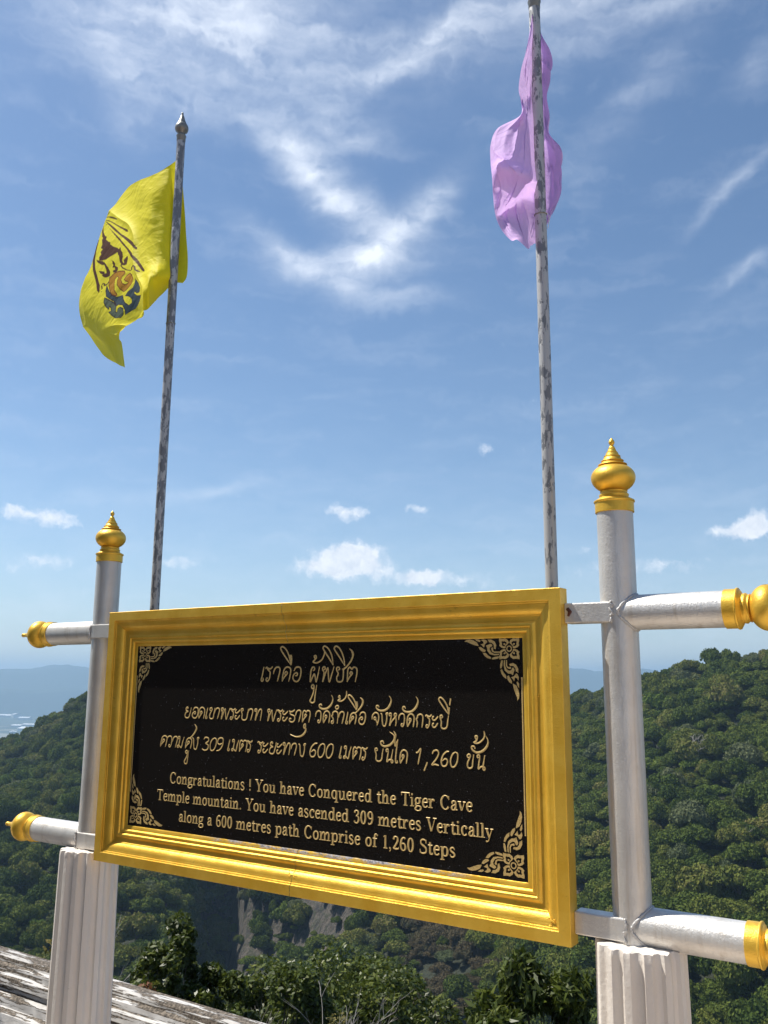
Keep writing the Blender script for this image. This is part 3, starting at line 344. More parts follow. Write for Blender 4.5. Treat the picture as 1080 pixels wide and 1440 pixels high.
CANOPY = leaf_mat('forest_canopy_leaves', [(0.0, (0.030, 0.052, 0.011)), (0.25, (0.056, 0.084, 0.015)), (0.55, (0.095, 0.124, 0.022)), (0.8, (0.145, 0.158, 0.032)), (1.0, (0.20, 0.17, 0.06))], 0.2, True)
CANOPY_BRIGHT = leaf_mat('bright_green_leaves', [(0.0, (0.085, 0.13, 0.02)), (1.0, (0.15, 0.19, 0.035))], 0.25, True)
CANOPY_PALE = leaf_mat('pale_olive_leaves', [(0.0, (0.09, 0.115, 0.05)), (1.0, (0.14, 0.15, 0.07))], 0.25, True)
CANOPY_DRY = leaf_mat('dry_vine_leaves', [(0.0, (0.075, 0.062, 0.032)), (0.6, (0.12, 0.095, 0.052)), (1.0, (0.08, 0.09, 0.04))], 0.2, True)
LEAF_NEAR = leaf_mat('glossy_shrub_leaves', [(0.0, (0.026, 0.038, 0.006)), (0.5, (0.055, 0.076, 0.010)), (0.85, (0.10, 0.125, 0.016)), (1.0, (0.17, 0.18, 0.03))], 0.3, rough=0.4)
LEAF_RED = leaf_mat('reddish_young_leaves', [(0.0, (0.10, 0.05, 0.02)), (0.5, (0.18, 0.07, 0.03)), (1.0, (0.13, 0.13, 0.03))], 0.3)
LEAF_YELLOW = leaf_mat('yellowing_leaves', [(0.0, (0.10, 0.10, 0.02)), (1.0, (0.24, 0.19, 0.05))], 0.3)
BARK = material('bark', (0.10, 0.08, 0.06), 0.9, 0.0, lambda t, b, co, tc: (t.noise(co, 20, 4), 0.5, 0.02))
BARK_PALE = material('bare_pale_wood', (0.34, 0.31, 0.27), 0.85)
def rock_b(t, b, co, tc):
    n = t.noise(t.mapping(co, scale=(0.30, 0.30, 0.07)), 1, 9, 0.7, 0.8); n2 = t.noise(co, 0.35, 7, 0.7)
    c = t.ramp(n, [(0.34, (0.02, 0.02, 0.02)), (0.44, (0.05, 0.045, 0.038)), (0.52, (0.115, 0.098, 0.080)), (0.58, (0.04, 0.036, 0.028)), (0.68, (0.10, 0.083, 0.065)), (0.78, (0.05, 0.05, 0.045))])
    v = t.step(n2, 0.52, 0.60); c = t.mix(t.m('MULTIPLY', v, 0.7), c, (0.035, 0.045, 0.02))
    g = t.add('ShaderNodeNewGeometry'); gs = t.add('ShaderNodeSeparateXYZ'); t.l.new(g.outputs['Normal'], gs.inputs[0])
    c = t.mix(t.step(gs.outputs[2], 0.72, 0.9), c, (0.030, 0.036, 0.018))
    t.l.new(c, b.inputs['Base Color'])
    return t.m('ADD', n, n2), 1.0, 1.5
HILL = material('limestone_and_soil', (0.1, 0.1, 0.08), 0.95, 0.0, rock_b)
def plain_b(t, b, co, tc):
    n = t.noise(co, 0.0016, 6, 0.6); v = t.add('ShaderNodeTexVoronoi'); t.l.new(co, v.inputs['Vector']); v.inputs['Scale'].default_value = 0.003
    sc = t.add('ShaderNodeSeparateColor'); t.l.new(v.outputs['Color'], sc.inputs[0])
    c = t.mix(t.step(n, 0.35, 0.65), (0.018, 0.032, 0.014), (0.07, 0.085, 0.045))
    c = t.mix(t.m('MULTIPLY', t.step(sc.outputs[0], 0.80, 0.84), t.step(n, 0.40, 0.6)), c, (0.26, 0.24, 0.18))
    t.l.new(c, b.inputs['Base Color'])
PLAIN = material('lowland_plain', (0.04, 0.05, 0.03), 0.95, 0.0, plain_b)
RIDGE = material('far_forested_ridge', (0.035, 0.05, 0.028), 0.95)
WHITEROOF = material('white_sheet_roof', (0.8, 0.8, 0.8), 0.5)
GREYWALL = material('pale_render_wall', (0.5, 0.5, 0.48), 0.8)

# ================================================================== TERRAIN
rng = np.random.default_rng(5); random.seed(5)
FZ = 0.0                                                     # terrace floor height
CAMZ = 1.65
taz = np.array([r[0] for r in TERRAIN]); tel = np.array([[r[1], r[3], r[5], r[7]] for r in TERRAIN]); td = np.array([[r[2], r[4], r[6], r[8]] for r in TERRAIN])
def vnoise(x, y, seed=0):
    x = np.asarray(x, float); y = np.asarray(y, float); r = np.random.default_rng(seed).random((256, 256))
    xi = np.floor(x).astype(int); yi = np.floor(y).astype(int); fx = x - xi; fy = y - yi
    fx = fx * fx * (3 - 2 * fx); fy = fy * fy * (3 - 2 * fy)
    g = lambda a, b: r[a % 256, b % 256]
    return (g(xi, yi) * (1 - fx) + g(xi + 1, yi) * fx) * (1 - fy) + (g(xi, yi + 1) * (1 - fx) + g(xi + 1, yi + 1) * fx) * fy
def fbm(x, y, s, o=4, seed=0):
    a = 0; w = 1; tot = 0
    for k in range(o): a = a + w * (vnoise(x / s * 2 ** k, y / s * 2 ** k, seed + k) - .5); tot += w; w *= .55
    return a / tot * 2
def radial(az):
    a = min(max(abs(az), 0), 180)
    azc = min(max(az, taz[0]), taz[-1])
    e = [np.interp(azc, taz, tel[:, k]) for k in range(4)]; d = [np.interp(azc, taz, td[:, k]) for k in range(4)]
    D = [3.0, 5.0, 9, 16, 30, 60, 120]; Zr = [-0.6, -2.4, -5.2, -10, -21, -44, -74]
    zz = [math.tan(rad(e[k])) * d[k] + CAMZ for k in range(4)]
    dr = d[3]; zr = zz[3]
    D = D + d + [dr + 30, dr + 90, dr + 250, dr + 600, dr + 1100, 3000, 12000]; Zr = Zr + zz + [zr - 6, zr - 40, zr - 150, -260, -300, -300, -300]
    if a > 75:                                             # behind the viewer: the hilltop simply falls away
        k = min((a - 75) / 40, 1); Zb = [-0.6, -1.2, -2.5, -6, -14, -32, -66] + [-110, -150, -200, -250] + [-260, -270, -285, -300, -300, -300, -300]
        Zr = [p * (1 - k) + q * k for p, q in zip(Zr, Zb)]
    return D, Zr
AZ = np.concatenate([np.arange(-180, -52, 4.0), np.arange(-52, 52, 0.3), np.arange(52, 180, 4.0)])
RD = np.concatenate([[3.0, 4, 5.5, 7.5, 10, 13, 17, 22, 30, 40, 55, 75, 100, 130, 155, 175], np.arange(190, 720, 5.0), np.geomspace(730, 3000, 22), [5000, 8000, 11800]])
Zg = np.zeros((len(AZ), len(RD)))
for i, a in enumerate(AZ):
    D, Zr = radial(a); Zg[i] = np.interp(RD, D, Zr)
# soften the table's creases
for _ in range(2):
    Zs = Zg.copy(); Zs[:, 14:-30] = (Zg[:, 13:-31] + 2 * Zg[:, 14:-30] + Zg[:, 15:-29]) / 4; Zg = Zs
XX = np.sin(np.radians(AZ))[:, None] * RD[None]; YY = np.cos(np.radians(AZ))[:, None] * RD[None]
amp = np.clip((RD - 20) / 200, 0, 1) * np.clip((2200 - RD) / 1500, 0, 1)
Zg = Zg + fbm(XX, YY, 55, 5, 3) * 9 * amp + fbm(XX, YY, 170, 3, 9) * 10 * amp * np.clip((RD - 150) / 200, 0, 1)
v = np.stack([XX, YY, Zg], -1)
na, nr = len(AZ), len(RD)
idx = (np.arange(na)[:, None] * nr + np.arange(nr)[None])
nx = (np.arange(na) + 1) % na
F = np.stack([idx[:, :-1], idx[:, 1:], idx[nx][:, 1:], idx[nx][:, :-1]], -1).reshape(-1, 4)
ter = np_mesh('terrain', v.reshape(-1, 3), F[:, ::-1], HILL, smooth=True)
ter.data.materials.append(PLAIN)
mi = np.zeros((na, nr - 1), np.int32); mi[:, RD[:-1] > 1900] = 1
ter.data.polygons.foreach_set('material_index', mi.ravel())
tag(ter, kind='structure')

# far ridges: all round the horizon
def ridge(name, r, width, az0, az1, prof, seed, rough):
    A = np.arange(az0, az1 + .01, 0.15); rows = []
    for k, (o, h) in enumerate([(-width, 0), (-width * .55, .45), (-width * .25, .82), (0, 1), (width * .3, .8), (width, 0)]):
        H = np.array([prof(a) for a in A]); x = np.sin(np.radians(A)) * (r + o); y = np.cos(np.radians(A)) * (r + o)
        nz = fbm(A * 6, A * 0 + k * .7, 9, 5, seed) * rough * (0.3 if h == 0 else 1)
        nz = nz + fbm(A * 26, A * 0 + k * .5, 9, 3, seed + 5) * rough * .35 * (0 if h == 0 else 1)
        rows.append(np.stack([x, y, -300 + (H + 300 + nz * 38) * h - (10 if h == 0 else 0)], -1))
    R = np.array(rows); n0, n1 = R.shape[:2]; ix = np.arange(n0 * n1).reshape(n0, n1)
    Fq = np.stack([ix[:-1, :-1], ix[:-1, 1:], ix[1:, 1:], ix[1:, :-1]], -1).reshape(-1, 4)
    o = np_mesh(name, R.reshape(-1, 3), Fq, RIDGE, smooth=True); tag(o, kind='structure'); return o
def bumpf(lst, base):
    return lambda a: base + sum(h * math.exp(-((a - c) / w) ** 2) for c, w, h in lst)
ridge('mountains', 9000, 1300, -180, 180, bumpf([(-24, 3, 8), (-20.6, 1.3, 38), (-18.0, 2.0, 34), (-10, 5, 20), (3, 4, 28), (11.5, 2.5, 55), (16.3, 1.2, 60), (18, 1.2, 6), (40, 10, 50)], 72), 21, 0.6)
ridge('hills', 7900, 330, -28, -13, bumpf([(-23, 1.4, 26), (-20, 1.0, 18), (-17.6, 1.5, 40)], -112), 41, 0.4)
ridge('hills', 5600, 450, 10.2, 21, bumpf([(12.7, .8, 115), (14.2, .9, 185), (11.2, .5, 60), (17, 1.5, 120)], -250), 31, 0.25)

# ------------------------------------------------------------------ tree prototypes
def crown_arrays(seed, n, lobes=7, spread=0.62, leaf=0.115, flat=0.8, hull=True):
    r = np.random.default_rng(seed); C = []; 
    for k in range(lobes):
        a = 2 * math.pi * k / lobes * 1.6 + r.random(); q = spread * math.sqrt(r.random()) if k else 0
        C.append((math.cos(a) * q, math.sin(a) * q, (0.62 if k == 0 else 0.25 + 0.35 * r.random()) * flat, 0.30 + 0.20 * r.random()))
    C = np.array(C); V = []; Fc = []
    k = r.integers(0, len(C), n); d = r.normal(size=(n, 3)); d /= np.linalg.norm(d, axis=1)[:, None]; d[:, 2] = np.abs(d[:, 2]) * 1.0 - 0.25
    rad_ = C[k, 3] * (0.82 + 0.3 * r.random(n) ** 1.5)
    P = C[k, :3] + d * rad_[:, None]
    nrm = d + r.normal(size=(n, 3)) * 0.5; nrm /= np.linalg.norm(nrm, axis=1)[:, None]
    t1 = np.cross(nrm, r.normal(size=(n, 3))); t1 /= np.linalg.norm(t1, axis=1)[:, None]; t2 = np.cross(nrm, t1)
    s = leaf * (0.55 + 0.9 * r.random(n))[:, None]
    q = np.stack([P - t1 * s * .9, P - t2 * s * .55 + nrm * s * .15, P + t1 * s, P + t2 * s * .6 - nrm * s * .1], 1)
    V = q.reshape(-1, 3); Fq = np.arange(n * 4).reshape(-1, 4)
    if hull:
        bm = bmesh.new()
        for c in C:
            bmesh.ops.create_icosphere(bm, subdivisions=1, radius=c[3] * .72, matrix=Matrix.Translation(c[:3]) @ Matrix.Diagonal((1, 1, .85, 1)))
        hv = np.array([x.co[:] for x in bm.verts]); hf = np.array([[x.index for x in f.verts] + [f.verts[0].index] for f in bm.faces]); bm.free()
        hv += r.normal(size=hv.shape) * .02
        return V, Fq, hv, hf
    return V, Fq, None, None
def crown_mesh(name, seed, n, mat, **kw):
    V, Fq, hv, hf = crown_arrays(seed, n, **kw)
    verts = [tuple(p) for p in V]; faces = [tuple(f) for f in Fq]
    if hv is not None:
        b = len(verts); verts += [tuple(p) for p in hv]; faces += [tuple(int(x) + b for x in f[:3]) for f in hf]
    me = bpy.data.meshes.new(name); me.from_pydata(verts, [], faces); me.materials.append(mat)
    return me
CROWNS = [crown_mesh('crown', 40 + i, 3000, CANOPY, lobes=5 + i % 4, flat=0.75 + .12 * (i % 3), leaf=0.050 + 0.008 * (i % 3)) for i in range(6)]
C_BRIGHT = crown_mesh('crown_bright', 60, 2000, CANOPY_BRIGHT, lobes=6, leaf=.07); C_PALE = crown_mesh('crown_pale', 61, 2400, CANOPY_PALE, lobes=8, flat=.9, leaf=.065); C_DRY = crown_mesh('crown_dry', 62, 2000, CANOPY_DRY, lobes=7, leaf=0.06, flat=.6)
tm = MB(); tm.tube([(0, 0, -1.3), (0.02, 0.01, -0.6), (0, 0, 0.1), (.05, 0, .45)], [.09, .06, .05, .02], 6)
for a in (0.4, 2.5, 4.4): tm.tube([(0, 0, -.1), (math.cos(a) * .3, math.sin(a) * .3, .35)], [.035, .012], 5, False)
TRUNK = bpy.data.meshes.new('trunk'); TRUNK.from_pydata(tm.v, [], tm.f); TRUNK.materials.append(BARK)

# scatter points on the terrain by area
def ground(azd, d):
    i = np.interp(azd, AZ, np.arange(na)); j = np.interp(d, RD, np.arange(nr))
    i0 = np.minimum(i.astype(int), na - 2); j0 = np.minimum(j.astype(int), nr - 2); fi = i - i0; fj = j - j0
    return (Zg[i0, j0] * (1 - fi) + Zg[i0 + 1, j0] * fi) * (1 - fj) + (Zg[i0, j0 + 1] * (1 - fi) + Zg[i0 + 1, j0 + 1] * fi) * fj
def place(azd, d): 
    return np.array([math.sin(rad(azd)) * d, math.cos(rad(azd)) * d, float(ground(np.array([azd]), np.array([d]))[0])])
sel_a = (AZ[:-1] >= -46) & (AZ[1:] <= 46); sel_r = (RD[:-1] >= 150) & (RD[1:] <= 700)
ia, ir = np.nonzero(sel_a[:, None] & sel_r[None])
p00 = v[ia, ir]; p10 = v[ia + 1, ir]; p01 = v[ia, ir + 1]
area = np.linalg.norm(np.cross(p10 - p00, p01 - p00), axis=1)
ridge_d = np.interp(AZ[ia], taz, td[:, 3]); area *= (RD[ir] < ridge_d + 30)
SP = 14.5
NT_ = int(area.sum() / SP)
pick = rng.choice(len(area), NT_, p=area / area.sum()); fa, fr = rng.random(NT_), rng.random(NT_)
pa = AZ[ia[pick]] + fa * 0.3; pd = RD[ir[pick]] + fr * (RD[ir[pick] + 1] - RD[ir[pick]])
pz = ground(pa, pd); px_ = np.sin(np.radians(pa)) * pd; py_ = np.cos(np.radians(pa)) * pd
elv = np.degrees(np.arctan2(pz - CAMZ, pd))
def inside(a, e, poly):
    c = np.zeros(len(a), bool); n = len(poly)
    for k in range(n):
        (x0, y0), (x1, y1) = poly[k], poly[(k + 1) % n]
        c ^= ((y0 > e) != (y1 > e)) & (a < (x1 - x0) * (e - y0) / (y1 - y0 + 1e-12) + x0)
    return c
# bare limestone faces: (azimuth, elevation) outlines on the hill
ROCKS = [[(-5.6, -12.2), (-1.0, -12.6), (-1.4, -14.6), (-3.0, -16.2), (-4.6, -16.2), (-4.9, -14.5)],
         [(-9.2, -12.6), (-8.0, -13.0), (-7.6, -15.5), (-7.2, -19.6), (-9.6, -20.2), (-9.6, -16.5)]]
keep = np.ones(NT_, bool)
for P, pr in zip(ROCKS, (.84, .94)): keep &= ~(inside(pa, elv, P) & (rng.random(NT_) < pr))
keep &= ~((pa > -12.8) & (pa < -9.7) & (elv < -12.3) & (rng.random(NT_) < 0.3))
dry = inside(pa, elv, [(1.6, -13.6), (6.5, -14.2), (7.4, -17.0), (6.5, -20.5), (2.8, -20.5), (1.2, -17)]) & (rng.random(NT_) < 0.9)
size = 2.7 + 4.6 * rng.random(NT_) ** 2.2
size *= np.interp(pa, [-24, -5, 10, 24], [1.0, .85, .95, 1.0])
near_rank = (size / pd)
PA, PD, PZ, PX, PY, SZ, DR, NR = [q[keep] for q in (pa, pd, pz, px_, py_, size, dry, near_rank)]

GEN = 'forest trees on the far slopes'
def tree_obj(name, label, cat, x, y, z, s, crown, rz=0.0, group=None, sz=None, trunk=TRUNK):
    e = bpy.data.objects.new(name, None); COL.objects.link(e); e.location = (x, y, z); e.rotation_euler = (0, 0, rz); e.empty_display_size = .1
    tag(e, label, cat, group)
    s2 = sz or s
    for nm, me in (('trunk', trunk), ('crown', crown)):
        o = bpy.data.objects.new(nm, me); COL.objects.link(o); o.parent = e; o.location = (0, 0, s2 * .55); o.scale = (s, s, s2)
    return e
# the 300 that show largest are single trees, the rest one canopy
vis = (np.abs(PA) < 24.5) & ~((PA > -17) & (PA < 11) & (np.degrees(np.arctan2(PZ - CAMZ, PD)) > -11)) & ~DR & (np.degrees(np.arctan2(PZ - CAMZ, PD)) > -19.5)
order = np.argsort(-NR * vis)[:288]
single = np.zeros(len(PA), bool); single[order] = True
for k in order:
    a_ = PA[k]; e_ = math.degrees(math.atan2(PZ[k] - CAMZ, PD[k]))
    if a_ < -17.5: lb = 'dark green crown in the forest on the left hill, left of the left column'
    elif a_ < -10: lb = 'dark green crown on the shaded left slope between the left column and the ravine'
    elif a_ < 1.5: lb = 'dark green crown at the foot of the pale cliff below the sign'
    elif a_ < 12: lb = 'dark green crown below the right half of the sign, beside the dry vines'
    elif a_ < 16: lb = 'dark green crown in the forest seen behind the right silver post'
    elif e_ > -13: lb = 'dark green crown on the right hill above the lower silver arm'
    else: lb = 'dark green crown on the right hill below the lower silver arm'
    tree_obj('forest_tree', lb, 'tree', PX[k], PY[k], PZ[k], SZ[k], CROWNS[k % 6], rng.random() * 6.28, 'forest trees: ' + lb.split(' crown ')[1], SZ[k] * (.85 + .4 * rng.random()))
# trees that stand out from the forest
def azel_place(azd, e_deg, lift=0.0):
    D = np.arange(180, 620, 1.0); z = ground(np.full(len(D), azd), D); e = np.degrees(np.arctan2(z - CAMZ, D))
    k = np.argmax(e >= e_deg) if (e >= e_deg).any() else int(np.argmax(e))
    return math.sin(rad(azd)) * D[k], math.cos(rad(azd)) * D[k], z[k], D[k]
def special(name, label, azd, e, s, me, sz=None, group=None):
    x, y, z, D = azel_place(azd, e); return tree_obj(name, label, 'tree', x, y, z + 1.5, s, me, azd, group, sz)
special('forest_tree', 'large pale olive spreading crown on the right hill, right of the silver post', 21.9, -5.8, 8.0, C_PALE)
special('forest_tree', 'bright yellow-green crown at the right edge, below the pale olive crown', 23.3, -7.4, 6.0, C_BRIGHT)
proto = [o for o in COL.objects if o.name.startswith('crown')]

def instancer(name, pts, scl, rots, protos, kind='stuff'):
    me = bpy.data.meshes.new(name); me.vertices.add(len(pts)); me.vertices.foreach_set('co', np.asarray(pts, np.float32).ravel())
    for nm, dt, arr in (('sc', 'FLOAT_VECTOR', scl), ('rz', 'FLOAT', rots), ('pk', 'INT', rng.integers(0, len(protos), len(pts)))):
        at = me.attributes.new(nm, dt, 'POINT'); at.data.foreach_set('vector' if dt == 'FLOAT_VECTOR' else 'value', np.asarray(arr, np.int32 if dt == 'INT' else np.float32).ravel())
    o = bpy.data.objects.new(name, me); COL.objects.link(o)
    ng = bpy.data.node_groups.new(name, 'GeometryNodeTree')
    ng.interface.new_socket('Geometry', in_out='INPUT', socket_type='NodeSocketGeometry'); ng.interface.new_socket('Geometry', in_out='OUTPUT', socket_type='NodeSocketGeometry')
    n = ng.nodes; l = ng.links; gi = n.new('NodeGroupInput'); go = n.new('NodeGroupOutput')
    def attr(nm, ty):
        a = n.new('GeometryNodeInputNamedAttribute'); a.data_type = ty; a.inputs['Name'].default_value = nm; return a.outputs['Attribute']
    g2i = n.new('GeometryNodeGeometryToInstance')
    for p in reversed(protos):
        oi = n.new('GeometryNodeObjectInfo'); oi.inputs['Object'].default_value = p; oi.transform_space = 'ORIGINAL'; l.new(oi.outputs['Geometry'], g2i.inputs[0])
    iop = n.new('GeometryNodeInstanceOnPoints'); m2p = n.new('GeometryNodeMeshToPoints')
    l.new(gi.outputs[0], m2p.inputs[0]); l.new(m2p.outputs[0], iop.inputs['Points']); l.new(g2i.outputs[0], iop.inputs['Instance'])
    iop.inputs['Pick Instance'].default_value = True; l.new(attr('pk', 'INT'), iop.inputs['Instance Index'])
    cxyz = n.new('ShaderNodeCombineXYZ'); l.new(attr('rz', 'FLOAT'), cxyz.inputs[2]); e2r = n.new('FunctionNodeEulerToRotation'); l.new(cxyz.outputs[0], e2r.inputs[0])
    l.new(e2r.outputs[0], iop.inputs['Rotation']); l.new(attr('sc', 'FLOAT_VECTOR'), iop.inputs['Scale']); l.new(iop.outputs[0], go.inputs[0])
    md = o.modifiers.new('scatter', 'NODES'); md.node_group = ng
    tag(o, kind=kind); return o
by_mesh = {}
for o in proto:
    if o.data in CROWNS: by_mesh.setdefault(o.data.name, o)
protos = list(by_mesh.values())[:6]
protos = protos * 2 + [p for p in proto if p.data == C_PALE][:1] + [p for p in proto if p.data == C_BRIGHT][:1]
rest = ~single & ~DR
scv = np.stack([SZ, SZ, SZ * (.75 + .9 * rng.random(len(SZ)) ** 1.5)], -1)
o = instancer('forest_canopy', np.stack([PX, PY, PZ + SZ * .55], -1)[rest], scv[rest], rng.random(rest.sum()) * 6.28, protos)
tag(o, 'dense dark green forest canopy covering the steep hill slopes', 'forest')
print('trees', NT_, 'rest', rest.sum())

special('forest_tree', 'small yellow-green crown just left of the right silver post', 12.6, -8.2, 4.2, C_BRIGHT)
special('forest_tree', 'yellowish crown close beside the gold frame on the right hill', 11.6, -6.2, 4.2, C_PALE)
special('forest_tree', 'tall grey-green crown in the middle of the right slope', 18.8, -9.6, 7.0, C_PALE, 8.5)
special('forest_tree', 'flat topped tree standing proud of the ridge under the gold rail end', 21.3, -0.1, 5.0, CROWNS[2], 6.5)
special('forest_tree', 'slim tree poking up on the low skyline beside the frame', 13.1, -2.5, 2.4, CROWNS[1], 5.5)
special('forest_tree', 'crooked tree on the low skyline touching the silver post', 14.0, -2.3, 3.6, CROWNS[4], 6.0)
special('forest_tree', 'lone round tree on the lower left skyline above the plain', -22.2, -4.4, 3.6, CROWNS[3], 6)
dry_proto = special('dry_tree', 'brownish dry vine-covered tree on the cliff right of the middle', 4.5, -16.0, 4.0, C_DRY)
dp = [c for c in dry_proto.children if c.name.startswith('crown')][0]
m = DR
dpt = np.concatenate([np.stack([PX, PY, PZ + 1.0], -1)[m]] + [np.stack([PX, PY, PZ + .5], -1)[m] + rng.normal(size=(m.sum(), 3)) * [3.5, 3.5, .8] for _ in range(2)]); dsc = np.concatenate([scv[m] * .8, scv[m] * .6, scv[m] * .5])
o = instancer('dry_vines', dpt, dsc, rng.random(len(dpt)) * 6.28, [dp])
tag(o, 'brown dry vines and scrub hanging over the cliff below the sign', 'scrub')
# bare grey trees
def bare_tree(name, label, base, h, seed, mat, rr=0.03, spread=.5, depth=4, group=None, lean=(0, 0)):
    r = random.Random(seed); e = empty(name, Matrix.Translation(base)); tag(e, label, 'tree', group)
    tr = MB(); br = MB()
    def grow(p, d, l, rad0, lv):
        pts = [p]; q = p; dd = d
        for k in range(4):
            dd = (dd + Vector((r.uniform(-1, 1), r.uniform(-1, 1), r.uniform(-.4, .6))) * .16).normalized(); q = q + dd * l / 4; pts.append(q)
        (tr if lv == depth else br).tube(pts, [rad0 * (1 - .13 * k) for k in range(5)], 6 if lv > 1 else 4, False)
        if lv > 0:
            for c in range(3 if lv > 2 else 4):
                a = r.random() * 6.28; nd = (dd + Vector((math.cos(a), math.sin(a), r.uniform(-.1, .5))) * spread * r.uniform(.8, 1.5)).normalized()
                grow(pts[r.choice((2, 3, 4))], nd, l * r.uniform(.45, .75), rad0 * .5, lv - 1)
    grow(Vector((0, 0, 0)), Vector((lean[0], lean[1], 1)).normalized(), h * .5, h * rr, depth)
    tr.build('trunk', mat, e); br.build('branch', mat, e); return e
x, y, z, D = azel_place(19.2, -5.6); bare_tree('bare_tree', 'leafless pale grey tree in the middle of the right hillside', (x, y, z + 2), 15, 3, BARK_PALE, .016, 1.0, 4)
x, y, z, D = azel_place(21.6, -10.3); bare_tree('bare_tree', 'leafless tangled grey crown low on the right hillside', (x, y, z + 2), 10, 8, BARK_PALE, .016, 1.2, 4)

# ------------------------------------------------------------------ near shrubs and trees behind the ledge
def leafy(name, label, cat, base, h, w, n, seed, mat, leaf=0.05, clusters=26, long=1.7, mat2=None, top=0.0, group=None, upright=0.0, root=-1.5):
    r = np.random.default_rng(seed); e = empty(name, Matrix.Translation(base)); tag(e, label, cat, group)
    C = []; br = MB()
    br.tube([(0, 0, min(root, -.3)), (0.03 * w, 0, h * .25), (-.02 * w, .02 * w, h * .6)], [.05 * w, .04 * w, .02 * w], 7)
    for k in range(clusters):
        a = r.random() * 6.28; q = math.sqrt(r.random()) * w; hh = h * (.25 + .75 * r.random() * math.sqrt(max(0, 1 - (q / w) ** 2 * (1 - top))))
        c = (math.cos(a) * q, math.sin(a) * q, hh); C.append(c)
        br.tube([(0, 0, h * .15 + hh * .2), (c[0] * .5, c[1] * .5, hh * .62), (c[0], c[1], hh)], [.022 * w, .014 * w, .005 * w], 5, False)
    C = np.array(C); k = r.integers(0, len(C), n); cr = w * (.17 + .15 * r.random(len(C)))
    d = r.normal(size=(n, 3)); d /= np.linalg.norm(d, axis=1)[:, None]
    P = C[k] + d * (cr[k] * (.62 + .45 * r.random(n) ** .7))[:, None] * np.array([1, 1, .9])
    nrm = d * .6 + r.normal(size=(n, 3)) * .6 + np.array([0, 0, .5]); nrm /= np.linalg.norm(nrm, axis=1)[:, None]
    t1 = np.cross(nrm, r.normal(size=(n, 3))) + np.array([0, 0, upright]); t1 /= np.linalg.norm(t1, axis=1)[:, None]; t2 = np.cross(nrm, t1); t2 /= np.linalg.norm(t2, axis=1)[:, None]
    s = (leaf * (.6 + .7 * r.random(n)))[:, None]
    q = np.stack([P - t1 * s * long * .5, P - t2 * s * .42 + nrm * s * .12, P + t1 * s * long * .55, P + t2 * s * .42 + nrm * s * .12], 1)
    lf = np_mesh('foliage', q.reshape(-1, 3), np.arange(n * 4).reshape(-1, 4), mat, e)
    if mat2:
        lf.data.materials.append(mat2); mi = (np.isin(k, r.choice(len(C), max(1, len(C) // 5), replace=False))).astype(np.int32); lf.data.polygons.foreach_set('material_index', mi)
    br.build('branch', BARK, e)
    return e
def near(azd, e, d): return Vector((math.sin(rad(azd)) * d, math.cos(rad(azd)) * d, CAMZ + math.tan(rad(e)) * d))
def near_plant(name, label, cat, azd, eltop, d, h, w, n, seed, mat, leaf, **kw):
    top = near(azd, eltop, d); gz = float(ground(np.array([azd]), np.array([d]))[0])
    base = Vector((top.x, top.y, top.z - h - w * .15)); e = leafy(name, label, cat, base, h, w, n, seed, mat, leaf, root=gz - base.z - .3, **kw); return e
near_plant('shrub', 'bushy green shrub with pointed top just right of the left fluted column', 'shrub', -12.3, -13.4, 9.0, 1.5, .42, 9500, 1, LEAF_NEAR, .034, clusters=30)
near_plant('shrub', 'lower bushy green shrub leaning right beside the pointed one', 'shrub', -9.9, -16.4, 8.8, 1.4, .42, 7500, 11, LEAF_NEAR, .034, clusters=24)
near_plant('shrub', 'low shrub with reddish young leaves close against the left fluted column', 'shrub', -14.4, -15.8, 7.6, 1.0, .30, 1700, 2, LEAF_NEAR, .034, clusters=18, mat2=LEAF_RED)
near_plant('shrub', 'broad leaved low plant with yellow-green leaves behind the ledge', 'shrub', -13.3, -17.3, 6.5, .8, .22, 300, 3, LEAF_YELLOW, .07, clusters=14, long=2.2)
near_plant('shrub', 'small green plant behind the ledge left of the left column', 'shrub', -20.0, -16.2, 7.5, .8, .24, 800, 4, LEAF_NEAR, .04, clusters=14, mat2=LEAF_YELLOW)
near_plant('tree', 'broad round topped dark tree below the middle of the sign', 'tree', -2.2, -15.6, 22, 4.4, 2.75, 75000, 5, LEAF_NEAR, .078, clusters=90, top=.3)
near_plant('tree', 'round dark tree left of the broad tree below the sign', 'tree', -6.4, -16.0, 19, 3.4, 1.45, 30000, 6, LEAF_NEAR, .072, clusters=40)
near_plant('tree', 'dark leafy tree filling the gap between the shrubs and the round tree', 'tree', -8.4, -18.0, 16, 3.0, 1.0, 12000, 16, LEAF_NEAR, .06, clusters=30)
near_plant('tree', 'low dark treetop at the bottom edge right of the broad tree', 'tree', 1.6, -18.0, 20, 3.4, 1.6, 18000, 17, LEAF_NEAR, .07, clusters=34)
near_plant('willow_like_tree', 'narrow leaved green tree under the right corner of the gold frame', 'tree', 9.8, -15.4, 12, 2.8, 1.0, 20000, 7, LEAF_NEAR, .052, clusters=52, long=3.6, upright=.5)
near_plant('willow_like_tree', 'lower narrow leaved treetop left of the one under the frame corner', 'tree', 6.9, -17.2, 13, 2.4, .7, 7000, 8, LEAF_NEAR, .052, clusters=30, long=3.6, upright=.5)
near_plant('sapling', 'thin yellowing sapling left of the left fluted column', 'tree', -19.4, -13.9, 11, 1.5, .34, 420, 9, LEAF_YELLOW, .04, clusters=16, mat2=LEAF_RED)
near_plant('sapling', 'small orange tinged sapling close beside the left fluted column', 'tree', -18.1, -14.9, 10, 1.2, .22, 220, 10, LEAF_YELLOW, .04, clusters=12)
